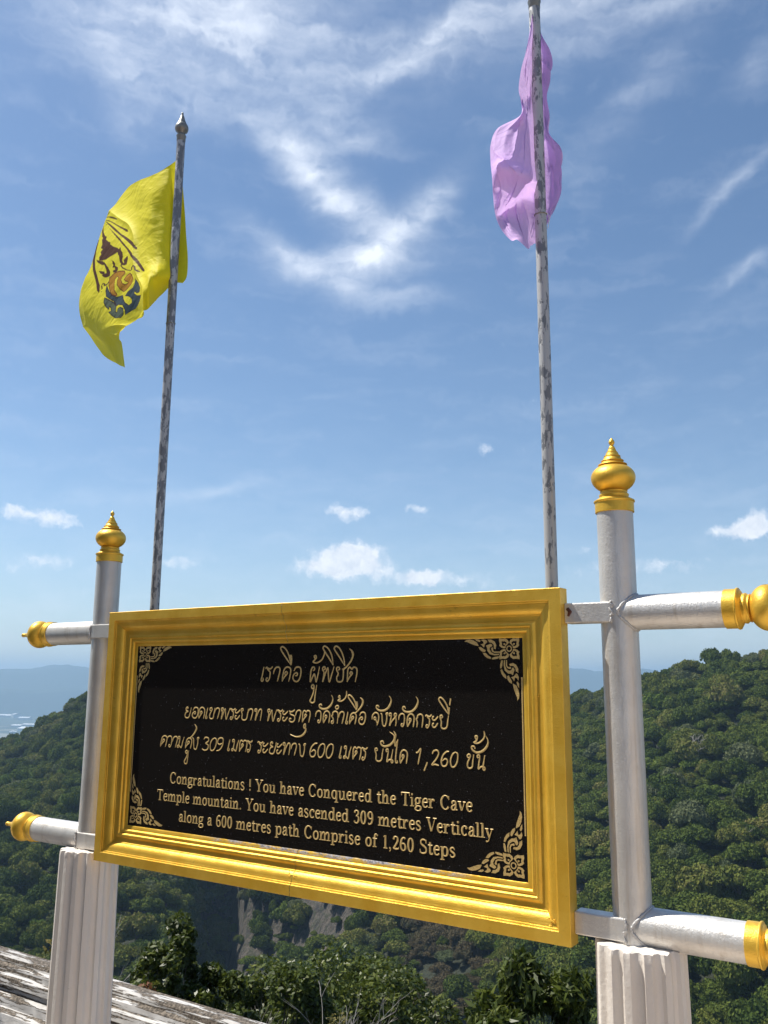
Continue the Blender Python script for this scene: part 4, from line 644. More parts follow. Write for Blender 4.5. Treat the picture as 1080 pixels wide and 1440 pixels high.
near_plant('grass_tuft', 'yellow brown flowering scrub at the bottom edge below the sign', 'shrub', -2.4, -18.9, 15, 1.6, .55, 2600, 12, LEAF_YELLOW, .045, clusters=26)
def near_bare(label, azd, eltop, d, h, seed, **kw):
    tpt = near(azd, eltop, d); bare_tree('bare_tree', label, (tpt.x, tpt.y, tpt.z - h), h, seed, BARK_PALE, **kw)
near_bare('pale leafless forked twig tree at the bottom edge left of centre', -6.0, -17.0, 9, 1.3, 21, rr=.012, spread=.7, depth=3)
near_bare('tall leafless pale twig tree rising beside the broad dark tree', -3.4, -16.0, 13, 2.3, 22, rr=.011, spread=.6, depth=3)
near_bare('small leafless pale twig tree right of the taller bare one', -.9, -17.4, 12, 1.4, 23, rr=.011, spread=.7, depth=3)
near_bare('thin leafless stems among the saplings left of the column', -17.3, -14.6, 12, 1.8, 24, rr=.008, spread=.35, depth=3)
near_plant('shrub', 'low dense green shrub between the reddish one and the pointed one', 'shrub', -13.6, -15.4, 8.6, 1.2, .34, 5500, 31, LEAF_NEAR, .034, clusters=26)


# ------------------------------------------------------------------ town in the plain
def shed(azd, d, w, l, h, rot, label):
    e = empty('warehouse', Matrix.Translation((math.sin(rad(azd)) * d, math.cos(rad(azd)) * d, -300)) @ Matrix.Rotation(rad(rot), 4, 'Z'))
    tag(e, label, 'building')
    w_ = MB(); w_.box(-w / 2, w / 2, -l / 2, l / 2, 0, h); w_.build('wall', GREYWALL, e)
    r_ = MB(); o = 1.5
    a, b_, c = (-w / 2 - o, h), (0, h + w * .12), (w / 2 + o, h)
    r_.quadgrid([[(p[0], y_, p[1] + z_) for p in (a, b_, c)] for y_, z_ in ((-l / 2 - o, 0.3), (l / 2 + o, 0.3))])
    r_.quadgrid([[(p[0], y_, p[1] + z_) for p in (a, b_, c)] for y_, z_ in ((-l / 2 - o, -.5), (l / 2 + o, -.5))])
    r_.build('roof', WHITEROOF, e); return e
def town(azd, e, *a): shed(azd, 301.65 / math.tan(rad(-e)), *a)
town(-21.67, -3.099, 70, 90, 14, 60, 'white roofed warehouse nearest the left forest edge in the plain')
town(-21.42, -3.041, 40, 60, 11, 40, 'smaller white hall touching the right end of the nearest warehouse')
town(-23.00, -2.284, 60, 110, 13, 85, 'long white roofed building at the left picture edge in the plain')
town(-22.61, -2.308, 50, 80, 12, 85, 'long pale roof right of the building at the left picture edge')
town(-22.34, -2.352, 60, 70, 26, 35, 'pale angular building at the right end of the long roofs')
town(-21.86, -2.480, 55, 80, 16, 85, 'small bright white block in the plain above the nearest warehouse')
town(-22.22, -2.866, 40, 70, 9, 75, 'low pale roof between the long roofs and the nearest warehouse')
town(-21.44, -2.815, 40, 110, 8, 80, 'greyish long roof just above the nearest warehouse')
town(-22.46, -3.230, 34, 50, 8, 20, 'faint grey roof below the low pale roof')
town(-20.32, -1.743, 70, 90, 22, 70, 'tiny white building far back in the hazy plain')
town(-20.00, -1.787, 80, 120, 22, 80, 'pale building beside the tiny white one far back in the plain')

# ================================================================== TERRACE
fl = MB(); fl.box(-7.0, 9.0, -14.0, -0.32, -0.25, 0.0)
for v_ in range(len(fl.v)):
    pass
floor = fl.build('floor', FLOOR); floor.matrix_world = Matrix.Translation((P0.x, P0.y, 0)) @ Matrix.Rotation(THETA, 4, 'Z') @ Matrix.Translation((0, 0.55, 0)); tag(floor, kind='structure')

# weathered moulded coping behind the columns; X along it, Y away
def coping():
    e = empty('stone_ledge', at_sign(-1.0, LEDGE_V, LEDGE_N)); tag(e, 'weathered moulded ledge with peeling white paint behind the fluted columns', 'ledge')
    # (y towards the viewer is negative, z)
    prof = [(0.075, -0.45), (0.075, -0.012), (0.06, 0.0), (0.0, 0.0), (-.012, -.010), (-.016, -.03), (-.040, -.036), (-.045, -.060), (-.072, -.068), (-.078, -.10), (-.062, -.112),
            (-.066, -.128), (-.10, -.140), (-.106, -.176), (-.14, -.19), (-.146, -.215), (-.15, -.23), (-.20, -.25), (-.205, -.272), (-.19, -.285), (-.19, -.45)]
    X = np.arange(-2.9, 5.6, .02); rr = []
    for q, (y_, z_) in enumerate(prof):
        w = fbm(X * 9, X * 0 + q * .35, 1.0, 4, 77) * .002 + np.where(fbm(X * 16, X * 0 + q * .5, 1.0, 3, 88) > .42, -.003, 0)
        rr.append([(x_, y_ - a, z_ + a * .7) for x_, a in zip(X, w)])
    m_ = MB(); m_.quadgrid(rr); m_.build('moulding', LEDGE, e, smooth=True, sharp=35); return e
LEDGE_V, LEDGE_N = -1.607, -0.52
coping()

# fluted columns
def column(u, label, n_=-0.08):
    e = empty('fluted_column', at_sign(u, -1.91, n_)); tag(e, label, 'column', 'fluted columns carrying the silver posts')
    H = 0.985; NF = 14; M = 12; R0, R1 = 0.124, 0.114; r = random.Random(int(u * 100))
    rows = []; hs = list(np.linspace(0, H - .02, 24)) + [H - .012, H - .006, H - .002, H]
    for hi, h in enumerate(hs):
        row = []
        for k in range(NF * M):
            ph = (k % M) / M; q = 2 * math.pi * (k + .35 * M) / (NF * M)
            if ph < .40: dd = 0
            elif ph < .46: dd = .2
            else: dd = .55 + .45 * math.sin(math.pi * (ph - .46) / .54)
            if ph > .95: dd *= .6
            R_ = R0 + (R1 - R0) * h / H - .0135 * dd
            if h > H - .015: R_ += mnoise.noise(Vector((q * 9, h * 30, u))) * .0045 - .003 * (h - (H - .015)) / .015
            row.append((R_ * math.cos(q), R_ * math.sin(q), h + (mnoise.noise(Vector((q * 12, 3, u))) * .004 if h > H - .015 else 0)))
        rows.append(row)
    m_ = MB(); b = m_.quadgrid(rows, closed_u=True)
    n0 = len(rows[0]); last = b + (len(rows) - 1) * n0; c = len(m_.v)
    for sc_ in (.8, .55):
        m_.v += [(x_ * sc_, y_ * sc_, H + .002 + mnoise.noise(Vector((x_ * 40, y_ * 40, sc_))) * .003) for x_, y_, z_ in rows[-1]]
    for k in range(n0):
        m_.f.append((last + k, last + (k + 1) % n0, c + (k + 1) % n0, c + k)); m_.f.append((c + k, c + (k + 1) % n0, c + n0 + (k + 1) % n0, c + n0 + k))
    m_.f.append(tuple(c + n0 + k for k in range(n0)))
    m_.build('shaft', COLUMN, e, smooth=True, sharp=28)
    return e
column(-2.052, 'cream fluted column under the left silver post'); column(0.158, 'cream fluted column under the right silver post')

# gold finial, base at z=0 pointing up
PX2M = 1.93e-4
FIN = [(268, 0), (276, 6), (276, 150), (290, 160), (292, 172), (288, 184), (262, 192), (252, 205), (226, 218), (206, 232), (205, 246), (212, 258), (212, 276), (198, 288), (190, 300), (190, 316), (198, 326)]
for k in range(17):
    a = -1.05 + (k / 16) * 2.02; FIN.append((318 * math.cos(a) + 0, 535 + 235 * math.sin(a) * (1.0 if a < 0 else .95)))
z_ = FIN[-1][1]
for r_, h_ in ((205, 60), (160, 72), (118, 66), (76, 58), (50, 42)):
    FIN += [(r_ * .93, z_ + 4), (r_ * 1.02, z_ + 12), (r_ * 1.0, z_ + 20), (r_ * .86, z_ + 24), (r_ * .74, z_ + h_)]; z_ += h_
FIN += [(28, z_ + 6), (22, z_ + 18), (36, z_ + 40), (44, z_ + 62), (42, z_ + 80), (28, z_ + 105), (10, z_ + 130), (2, z_ + 136)]
FIN = [(r_ * PX2M * 1.02, z__ * PX2M) for r_, z__ in FIN]
FIN_SMOOTH = [p for p in FIN if p[1] <= 735 * PX2M and p[1] < FIN[33][1] + 1e-6]
_zt = FIN_SMOOTH[-1][1]; _rt = FIN_SMOOTH[-1][0]
FIN_SMOOTH += [(_rt * .86, _zt + .009), (_rt * .66, _zt + .024), (_rt * .44, _zt + .044), (_rt * .27, _zt + .060), (.0085, _zt + .070), (.0075, _zt + .076), (.0095, _zt + .081), (.0095, _zt + .088), (.006, _zt + .095), (.0005, _zt + .098)]
def finial(parent, M, prof=None):
    m_ = MB(); m_.lathe(prof or FIN, M, 48); return m_.build('finial', GOLD, parent, smooth=True, sharp=50)
def ring_weld(m_, R, M, r=.0045, seed=0, seg=56, tilt=None):
    pts = []
    for k in range(seg + 1):
        q = 2 * math.pi * k / seg; rr = R + mnoise.noise(Vector((q * 6, seed, 0))) * .002
        z_ = tilt(q) if tilt else 0
        pts.append(M @ Vector((rr * math.cos(q), rr * math.sin(q), z_ + mnoise.noise(Vector((q * 9, seed, 4))) * .002)))
    m_.tube(pts, [r * (1 + .5 * mnoise.noise(Vector((k * .9, seed, 9)))) for k in range(seg + 1)], 7)
VU, VL = -0.072, -0.884
def post(u, top, side, rail_end, label, n_=-0.08):
    base = at_sign(u, -0.925, n_); e = empty('sign_post', base); tag(e, label, 'post', 'silver posts either side of the sign')
    H = top + 0.925; m_ = MB()
    nseg = 30; rows = []
    for k in range(nseg + 1):
        rows.append((0, 0, -0.02 + (H + .02) * k / nseg))
    m_.tube(rows, 0.0505, 40); m_.build('pipe', SILVER, e, smooth=True, sharp=40)
    finial(e, Matrix.Translation((0, 0, H)))
    for vv in (VU, VL):
        L_ = abs(rail_end - u); Mr = Matrix.Translation((0, 0, vv + .925)) @ Matrix.Rotation(side * math.pi / 2, 4, 'Y')
        g = MB(); g.tube([Mr @ Vector((0, 0, L_ * k / 12)) for k in range(13)], 0.0485, 40)
        rl = g.build('rail', SILVER, e, smooth=True, sharp=40)
        finial(rl, Mr @ Matrix.Translation((0, 0, L_)) @ Matrix.Diagonal((.95, .95, 1, 1)), FIN_SMOOTH if side < 0 else None)
        w = MB(); pts = []
        for k in range(49):
            q = 2 * math.pi * k / 48; a = .0495 * math.cos(q); b_ = .0495 * math.sin(q)
            xx = math.sqrt(max(.0507 ** 2 - b_ * b_, 0)) + .001
            pts.append(Vector((side * xx, b_, vv + .925 + a)))
        w.tube(pts, [.0038 * (1 + .6 * mnoise.noise(Vector((k * .8, vv, u)))) for k in range(49)], 7); w.build('weld_bead', WELD, e, smooth=True)
    return e
post(0.141, 0.212, 1, 0.425, 'silver post with gold finial right of the sign, arms pointing right')
post(-2.052, 0.222, -1, -2.385, 'silver post with gold finial left of the sign, arms pointing left')

# ------------------------------------------------------------------ sign board
SG = empty('sign_board', at_sign(0, 0, 0)); tag(SG, 'black granite plaque with gilt Thai and English lettering in a moulded gold frame', 'sign')
PROF = [(0, -50), (0, -1), (1, 0), (33, 0), (34.5, -1), (35, -4), (38, -4.6), (40, -6), (40.5, -8), (44, -8.4), (46, -9.4), (50, -10), (56, -11.5), (62, -14.5), (67, -18.5), (70, -22), (71, -24), (74, -25), (75, -27),
        (84, -29.5), (90, -29.5), (93, -27.5), (96, -25), (100, -24), (104, -25), (106, -27.5), (107, -30), (110, -30.4), (113, -29), (116, -28.6), (119, -30), (121, -32.5), (122, -36), (134, -37.5), (136, -39), (136, -47)]
FW, FH = 1.928, 0.945
def side_piece(kind, a0=None, a1=None, mat=GOLD, step=.01):
    rows = []; 
    horiz = kind in ('top', 'bottom'); LL = FW if horiz else FH
    for (i_, d_) in PROF:
        i_ = i_ / 1000; d_ = d_ / 1000
        s0 = i_ if a0 is None else a0; s1 = LL - i_ if a1 is None else a1
        n_ = 60 if horiz else 30; row = []
        for k in range(n_ + 1):
            s_ = s0 + (s1 - s0) * k / n_
            wob = mnoise.noise(Vector((s_ * 14, i_ * 40, {'top': 1, 'bottom': 2, 'left': 3, 'right': 4}[kind]))) * .0006
            if kind == 'top': p = (-FW + s_, -(d_ + wob), -i_)
            elif kind == 'bottom': p = (-FW + s_, -(d_ + wob), -FH + i_)
            elif kind == 'left': p = (-FW + i_, -(d_ + wob), -s_)
            else: p = (-i_, -(d_ + wob), -s_)
            row.append(p)
        rows.append(row)
    m_ = MB(); m_.quadgrid(rows); return m_.build('frame_moulding', mat, SG, smooth=True, sharp=32)
side_piece('left'); side_piece('right')
side_piece('top', None, 0.905); side_piece('top', 0.9062, None)
side_piece('bottom', None, 0.972, GOLD_FLAKED); side_piece('bottom', 0.9738, None, GOLD_FLAKED)
bk = MB(); bk.box(-FW + .004, -.004, .0465, .0495, -FH + .004, -.004); bk.build('back_board', SILVER, SG)
lp = MB()   # lumpy filler where the frame pieces meet
def blob(c, r_, sd):
    bm = bmesh.new(); bmesh.ops.create_icosphere(bm, subdivisions=2, radius=1)
    b = len(lp.v)
    for q in bm.verts:
        k = 1 + .5 * mnoise.noise(q.co * 1.7 + Vector((sd, 0, 0))); lp.v.append((c[0] + q.co.x * r_[0] * k, c[1] + q.co.y * r_[1] * k, c[2] + q.co.z * r_[2] * k))
    for f in bm.faces: lp.f.append(tuple(b + q.index for q in f.verts))
    bm.free()
rr = random.Random(4)
for c, n_, sp in (((-1.024, 0, -.017), 5, .012), ((-1.01, 0, -.02), 3, .01), ((-.03, 0, -.02), 6, .012), ((-.012, .001, -.03), 4, .01), ((-1.915, 0, -.012), 5, .008), ((-.05, .007, -.895), 9, .014), ((-.956, .01, -.88), 8, .012), ((-.955, 0.0, -.93), 4, .009), ((-.085, .028, -.3), 2, .005)):
    for k in range(n_): blob((c[0] + rr.uniform(-sp, sp), c[1] - .0 + .001, c[2] + rr.uniform(-sp, sp)), (rr.uniform(.001, .004), .0012, rr.uniform(.001, .003)), rr.random() * 9)
lp.build('filler', GOLD, SG, smooth=True)
pn = MB(); pn.box(-FW + .128, -.128, .040, .046, -FH + .128, -.128); panel = pn.build('plaque', GRANITE, SG)

# crossbars: square tube behind the board, over the posts
for v0, v1 in ((-.100, -.043), (-.918, -.860)):
    for x0, x1 in ((-2.078, -FW + .0005), (-.0005, .137)):
        e = MB(); e.box(x0, x1, .027, .077, v0, v1); o = e.build('bracket', SILVER, SG)
        bv = o.modifiers.new('bevel', 'BEVEL'); bv.width = .004; bv.segments = 2
for (xa, za) in ((-2.078, -.0715), (.137, -.0715), (-2.078, -.889), (.137, -.889)):
    w = MB(); pts = [Vector((xa + rr.uniform(-.004, .004), .0265 + .0005 * rr.random(), za - .03 + .06 * k / 12)) for k in range(13)]
    w.tube(pts, [.0028 * rr.uniform(.5, 1.6) for _ in pts], 6); w.build('weld_bead', WELD, SG, smooth=True)
ru = MB(); ru.tube([(.010, .0262, -.058), (.018, .0262, -.068), (.012, .0262, -.08)], [.005, .006, .003], 7); ru.build('rust_spot', RUST, SG, smooth=True)

# ------------------------------------------------------------------ lettering
LY = 0.040   # plaque face (local Y)
class Letters:
    def __init__(s): s.m = MB(); s.k = 0
    def ribbon(s, P, widths, relief=.0011):
        """P (n,2) centre line, widths (n)"""
        P = np.asarray(P, float); T = np.gradient(P, axis=0); L_ = np.linalg.norm(T, axis=1); L_[L_ == 0] = 1; T /= L_[:, None]
        Nn = np.stack([-T[:, 1], T[:, 0]], -1) * (np.asarray(widths) / 2)[:, None]; s.k += 1
        y0 = LY - .0002 - (s.k % 9) * .00004
        A = P + Nn; B = P - Nn
        s.m.quadgrid([[(a[0], y0, a[1]) for a in A], [(c[0], y0 - relief, c[1]) for c in P], [(b_[0], y0, b_[1]) for b_ in B]])
    def poly(s, pts):
        s.k += 1; b = len(s.m.v); y0 = LY - .0005 - (s.k % 9) * .00004
        s.m.v += [(p[0], y0, p[1]) for p in pts]; s.m.f.append(tuple(range(b, b + len(pts))))
    def done(s, name): return s.m.build(name, GILT, panel)
def thai_line(data, w):
    L_ = Letters()
    for st in data:
        taper = st[0]; P = np.array(st[1:], float).reshape(-1, 2) / 1e4
        seg = np.linalg.norm(np.diff(P, axis=0), axis=1).sum(); n_ = max(8, int(seg / .003))
        C = catmull(P, n_); q = np.linspace(0, 1, n_)
        W_ = np.full(n_, w) * (1 - .35 * (np.minimum(q, 1 - q) < .06))
        if taper: W_ = w * (1.25 - .25 * np.cos(q * 3.1)) * np.interp(q, [0, .12, .7, 1], [.8, 1, 1.15, .18])
        L_.ribbon(C, W_)
    return L_
for ln, data in THAI_WORDS: thai_line(data, .0052 if ln == 1 else .0047).done('inscription')
# serif capitals and lower case, built from pen strokes: unit = cap height
TK, TN = .165, .055
def el_(cx_, cy_, rx, ry, a0=0, a1=360, n=9): return [(cx_ + rx * math.cos(rad(a0 + (a1 - a0) * k / (n - 1))), cy_ + ry * math.sin(rad(a0 + (a1 - a0) * k / (n - 1)))) for k in range(n)]
def S_(x, y0, y1, sf='b'): return ('stem', x, y0, y1, sf)
ARCH = lambda x0, x1: [(x0, .46), (x0 + .12, .63), (x1 - .08, .64), (x1, .5), (x1, .3)]
BIGS = [(.5, .74), (.44, .93), (.26, .99), (.12, .86), (.16, .66), (.36, .5), (.5, .34), (.48, .1), (.28, .01), (.12, .06), (.06, .27)]
LOWS = [(.36, .5), (.3, .64), (.17, .65), (.08, .53), (.14, .4), (.3, .28), (.37, .15), (.27, .01), (.13, .02), (.06, .17)]
GL = {
 'C': (.74, [el_(.38, .5, .28, .49, 40, 325, 13), ('thin', [(.63, .7), (.63, .98)])]),
 'o': (.58, [el_(.28, .33, .185, .32, 90, 450, 13)]), 'c': (.5, [[(.42, .5), (.36, .63), (.24, .65), (.12, .52), (.1, .3), (.16, .08), (.28, .01), (.42, .12)], ('dot', (.38, .52, .075))]),
 'e': (.5, [('thin', [(.1, .37), (.43, .37)]), [(.42, .38), (.38, .58), (.26, .655), (.14, .55), (.09, .34), (.14, .1), (.27, .01), (.43, .13)]]),
 'n': (.64, [S_(.14, 0, .66, 'bl'), ARCH(.18, .45), S_(.45, 0, .5, 'b')]), 'h': (.64, [S_(.14, 0, 1.0, 'bl'), ARCH(.18, .45), S_(.45, 0, .5, 'b')]),
 'm': (.96, [S_(.14, 0, .66, 'bl'), ARCH(.18, .45), S_(.45, 0, .5, 'b'), ARCH(.49, .77), S_(.77, 0, .5, 'b')]),
 'r': (.48, [S_(.14, 0, .66, 'bl'), [(.18, .44), (.26, .6), (.36, .64)], ('dot', (.38, .58, .08))]),
 'u': (.64, [S_(.14, .14, .66, 'l'), [(.14, .2), (.17, .05), (.28, .01), (.4, .12)], S_(.46, 0, .66, 'lr')]),
 'a': (.53, [('dot', (.13, .5, .075)), [(.12, .52), (.2, .65), (.33, .62), (.37, .46), (.37, .2), (.4, .05), (.5, .05)], [(.36, .4), (.18, .33), (.1, .17), (.16, .03), (.28, .04), (.36, .18)]]),
 't': (.4, [S_(.18, .12, .86, ''), ('thin', [(.04, .64), (.35, .64)]), [(.18, .16), (.22, .02), (.3, .01), (.37, .1)]]),
 'l': (.32, [S_(.15, 0, 1.0, 'bl')]), 'i': (.32, [S_(.15, 0, .66, 'bl'), ('dot', (.14, .88, .085))]),
 'g': (.54, [el_(.24, .44, .15, .21, 90, 450, 11), ('thin', [(.34, .58), (.42, .66), (.5, .62)]), [(.14, .26), (.1, .15), (.2, .07), (.38, .06), (.47, -.05), (.42, -.22), (.24, -.28), (.08, -.2), (.1, -.06), (.2, .02)]]),
 's': (.46, [('bold', LOWS)]), 'S': (.6, [('bold', BIGS), ('thin', [(.5, .7), (.5, .99)]), ('thin', [(.07, .02), (.07, .3)])]),
 'Y': (.74, [[(.12, .97), (.24, .72), (.37, .44)], ('thin', [(.62, .97), (.38, .45)]), S_(.37, 0, .46, 'b'), ('thin', [(0, .975), (.27, .975)]), ('thin', [(.5, .975), (.74, .975)])]),
 'V': (.74, [[(.13, .97), (.25, .5), (.37, .03)], ('thin', [(.62, .97), (.39, .05)]), ('thin', [(0, .975), (.28, .975)]), ('thin', [(.5, .975), (.74, .975)])]),
 'v': (.54, [[(.1, .64), (.18, .33), (.27, .03)], ('thin', [(.45, .64), (.29, .05)]), ('thin', [(0, .64), (.22, .64)]), ('thin', [(.36, .64), (.54, .64)])]),
 'y': (.54, [[(.1, .64), (.18, .36), (.28, .06)], ('thin', [(.45, .64), (.29, .08), (.22, -.16), (.12, -.25)]), ('dot', (.1, -.22, .07)), ('thin', [(0, .64), (.22, .64)]), ('thin', [(.36, .64), (.54, .64)])]),
 'q': (.62, [el_(.27, .33, .175, .32, 90, 450, 13), S_(.46, -.28, .66, 'b')]), 'd': (.62, [el_(.27, .33, .175, .32, 90, 450, 13), S_(.46, 0, 1.0, 'lr')]),
 'p': (.62, [S_(.14, -.28, .66, 'bl'), el_(.33, .33, .175, .32, 90, 450, 13)]),
 'T': (.7, [S_(.35, 0, .97, 'b'), ('thin', [(.04, .96), (.66, .96)]), ('thin', [(.05, .98), (.05, .74)]), ('thin', [(.65, .98), (.65, .74)])]),
 'f': (.4, [S_(.17, 0, .82, 'b'), [(.17, .78), (.22, .95), (.32, .98)], ('dot', (.36, .9, .07)), ('thin', [(.03, .64), (.34, .64)])]),
 '!': (.3, [[(.15, .98), (.15, .7), (.15, .32)], ('dot', (.15, .07, .085))]), '.': (.28, [('dot', (.13, .07, .085))]), ',': (.28, [('dot', (.12, .07, .08)), ('thin', [(.17, .06), (.15, -.08), (.08, -.17)])]),
 '0': (.55, [el_(.27, .48, .17, .48, 90, 450, 13)]), '1': (.48, [S_(.25, 0, .96, 'b'), ('thin', [(.1, .84), (.24, .96)])]),
 '3': (.54, [[(.1, .78), (.18, .95), (.34, .93), (.4, .74), (.26, .55)], [(.22, .54), (.38, .5), (.44, .26), (.32, .02), (.16, .02), (.08, .16)]]),
 '2': (.54, [[(.1, .74), (.18, .94), (.34, .94), (.42, .74), (.32, .46), (.1, .08)], ('bold', [(.1, .07), (.3, .07), (.46, .09)]), ('thin', [(.47, .06), (.48, .22)])]),
 '6': (.55, [[(.42, .86), (.32, .96), (.16, .8), (.1, .45), (.14, .14), (.28, .01), (.42, .14), (.43, .36), (.3, .54), (.16, .48)]]),
 '9': (.55, [[(.12, .1), (.22, .01), (.38, .16), (.44, .52), (.4, .83), (.27, .96), (.13, .83), (.12, .6), (.24, .43), (.38, .48)]]),
}
def english(text, ends, capa, capb):
    (u0, v0), (u1, v1) = ends; u0, v0, u1, v1 = [q / 1e4 for q in (u0, v0, u1, v1)]
    adv = sum(GL[c][0] if c != ' ' else .34 for c in text) - .04
    sx = (u1 - u0) / adv; x = 0; L_ = Letters()
    def T_(p, cap): return (u0 + (x + p[0]) * sx, v0 + (v1 - v0) * (x / adv) + p[1] * cap)
    for c in text + ' ':
        if c == ' ':
            x += .34; L_.done('inscription'); L_ = Letters(); continue
        cap = capa + (capb - capa) * x / adv; wa, strokes = GL[c]
        for st in strokes:
            kind = 'nib'; pts = st
            if isinstance(st, tuple):
                kind = st[0]
                if kind == 'stem':
                    _, xs, y0, y1, sf = st
                    L_.ribbon([T_((xs, y0), cap), T_((xs, (y0 + y1) / 2), cap), T_((xs, y1), cap)], [TK * cap] * 3)
                    sv = []
                    if 'b' in sf: sv.append(((xs - .15, y0 + .027), (xs + .15, y0 + .027)))
                    if 'r' in sf: sv.append(((xs, y0 + .027), (xs + .16, y0 + .027)))
                    if 'l' in sf: sv.append(((xs - .15, y1 - .045), (xs, y1 - .02)))
                    for a_, b_ in sv: L_.ribbon([T_(a_, cap), T_(b_, cap)], [TN * cap] * 2, .0006)
                    continue
                if kind == 'dot':
                    cx_, cy_, r_ = st[1]; L_.ribbon([T_((cx_, cy_ - r_ * .9), cap), T_((cx_, cy_ - r_ * .4), cap), T_((cx_, cy_ + r_ * .4), cap), T_((cx_, cy_ + r_ * .9), cap)], [r_ * cap, 2 * r_ * cap, 2 * r_ * cap, r_ * cap]); continue
                pts = st[1]
            C = catmull(pts, max(4, len(pts) * 4)) if len(pts) > 2 else np.array(pts, float)
            Tg = np.gradient(C, axis=0); Tg /= np.maximum(np.linalg.norm(Tg, axis=1), 1e-9)[:, None]
            if kind == 'thin': W_ = np.full(len(C), TN * 1.05)
            elif kind == 'bold': W_ = TN + (TK * .95 - TN) * np.interp(np.linspace(0, 1, len(C)), [0, .25, .5, .75, 1], [.2, .55, 1, .55, .2])
            else: W_ = TN + (TK * 1.02 - TN) * np.abs(Tg[:, 1]) ** 1.6
            L_.ribbon([T_(p, cap) for p in C], W_ * cap)
        x += wa
TXT = ['Congratulations ! You have Conquered the Tiger Cave', 'Temple mountain. You have ascended 309 metres Vertically', 'along a 600 metres path Comprise of 1,260 Steps']
for tx, en in zip(TXT, ENG_ENDS): english(tx, (en[0], en[1]), .0385, .0400)

# corner ornaments (traced once at the top right, mirrored to the other corners)
cor = (-.1365, -.1195); PW, PH = FW - 2 * .1365, FH - .1195 - .133
def orn_at(cx_, cy_, sx_, sy_, name='ornament'):
    L_ = Letters()
    def put(pts, tr=False): L_.poly([(cx_ + sx_ * (p[1] if tr else p[0]) / 1e4, cy_ + sy_ * (p[0] if tr else p[1]) / 1e4) for p in pts])
    for pl in ORN: put(pl); put(pl, True)
    f0 = FLOWER; fx = (f0[0] + f0[1]) / 2; a = abs(fx)
    for qx, qy in ((1, 1), (-1, 1), (1, -1), (-1, -1)):
        out_ = [(fx + qx * p[0], fx + qy * p[1]) for p in PETAL]
        # petal as a band round its dark hollow
        cxh = sum(p[0] for p in PETAL_HOLE) / len(PETAL_HOLE); cyh = sum(p[1] for p in PETAL_HOLE) / len(PETAL_HOLE)
        outer = [(cx_ + sx_ * p[0] / 1e4, cy_ + sy_ * p[1] / 1e4) for p in out_ + out_[:1]]
        inner = []
        for p in PETAL + PETAL[:1]:
            inner.append((cx_ + sx_ * (fx + qx * (cxh + (p[0] - cxh) * .52)) / 1e4, cy_ + sy_ * (fx + qy * (cyh + (p[1] - cyh) * .52)) / 1e4))
        L_.k += 1; y0 = LY - .0005 - (L_.k % 9) * .00004
        L_.m.quadgrid([[(p[0], y0, p[1]) for p in outer], [(p[0], y0, p[1]) for p in inner]])
        L_.poly([(cx_ + sx_ * (fx + qx * (cxh + (p[0] - cxh) * .45)) / 1e4, cy_ + sy_ * (fx + qy * (cyh + (p[1] - cyh) * .45)) / 1e4) for p in PETAL_HOLE])
    for r0, r1 in ((.0058, .0092),):
        ring = [(math.cos(q), math.sin(q)) for q in [2 * math.pi * k / 20 for k in range(21)]]
        c = (cx_ + sx_ * fx / 1e4, cy_ + sy_ * fx / 1e4)
        L_.m.quadgrid([[(c[0] + p[0] * r_, LY - .0012, c[1] + p[1] * r_) for p in ring] for r_ in (r0, r1)])
    L_.done(name)
orn_at(-.1365, -.1245, 1, 1); orn_at(-.1365 - PW, -.1245, -1, 1); orn_at(-.1365, -FH + .1335, 1, -1); orn_at(-.1365 - PW, -FH + .1335, -1, -1)
L_ = Letters()
for pts in ([(-.1365 - PW + .125, -.1345), (-.1365 - .125, -.1345)], [(-.1365 - PW + .0045, -.1245 - .125), (-.1365 - PW + .0045, -FH + .1335 + .125)], [(-.1410, -.1245 - .125), (-.1410, -FH + .1335 + .125)]):
    L_.ribbon(pts, [.0045, .0045], .0008)
L_.done('border_line')

# ------------------------------------------------------------------ flagpoles
CAPP = [(19, 0), (21.5, 3), (21.5, 22), (24, 26), (24, 30), (19, 34), (17, 40), (20, 46), (30, 56), (33, 66), (32, 76), (26, 88), (22, 92), (21, 97), (15, 110), (9, 130), (5, 138), (6, 143), (4, 149), (.5, 152)]
def flagpole(u, top, label, mat, band, n_=-.13):
    e = empty('flagpole', at_sign(u, -0.915, n_)); tag(e, label, 'flagpole', 'peeling flagpoles behind the sign')
    H = top + .915; m_ = MB(); m_.tube([(0, 0, H * k / 40) for k in range(41)], .0188, 28); m_.build('pole', mat, e, smooth=True, sharp=40)
    c = MB(); c.lathe([(r_ / 1000 * .93, z__ / 1000) for r_, z__ in CAPP], Matrix.Translation((0, 0, H - .01)), 28); c.build('pole_cap', POLE_METAL, e, smooth=True, sharp=40)
    b = MB(); ring_weld(b, .0195, Matrix.Translation((0, 0, band + .915)) @ Matrix.Rotation(.12, 4, 'X'), .0022, 2, 28); b.build('tie_ring', POLE_METAL, e, smooth=True)
    s_ = MB(); s_.tube([(.019, -.01, band + .915), (.03, -.012, band + .905), (.036, -.014, band + .88), (.03, -.016, band + .85)], .0012, 5); s_.build('loose_string', material('string', (.7, .7, .7), .8), e)
    return e
flagpole(-1.812, 2.150, 'dark peeling flagpole carrying the yellow flag', POLE_DARK, 1.26)
flagpole(-.078, 2.015, 'light grey peeling flagpole carrying the lilac flag', POLE_LIGHT, 1.235)

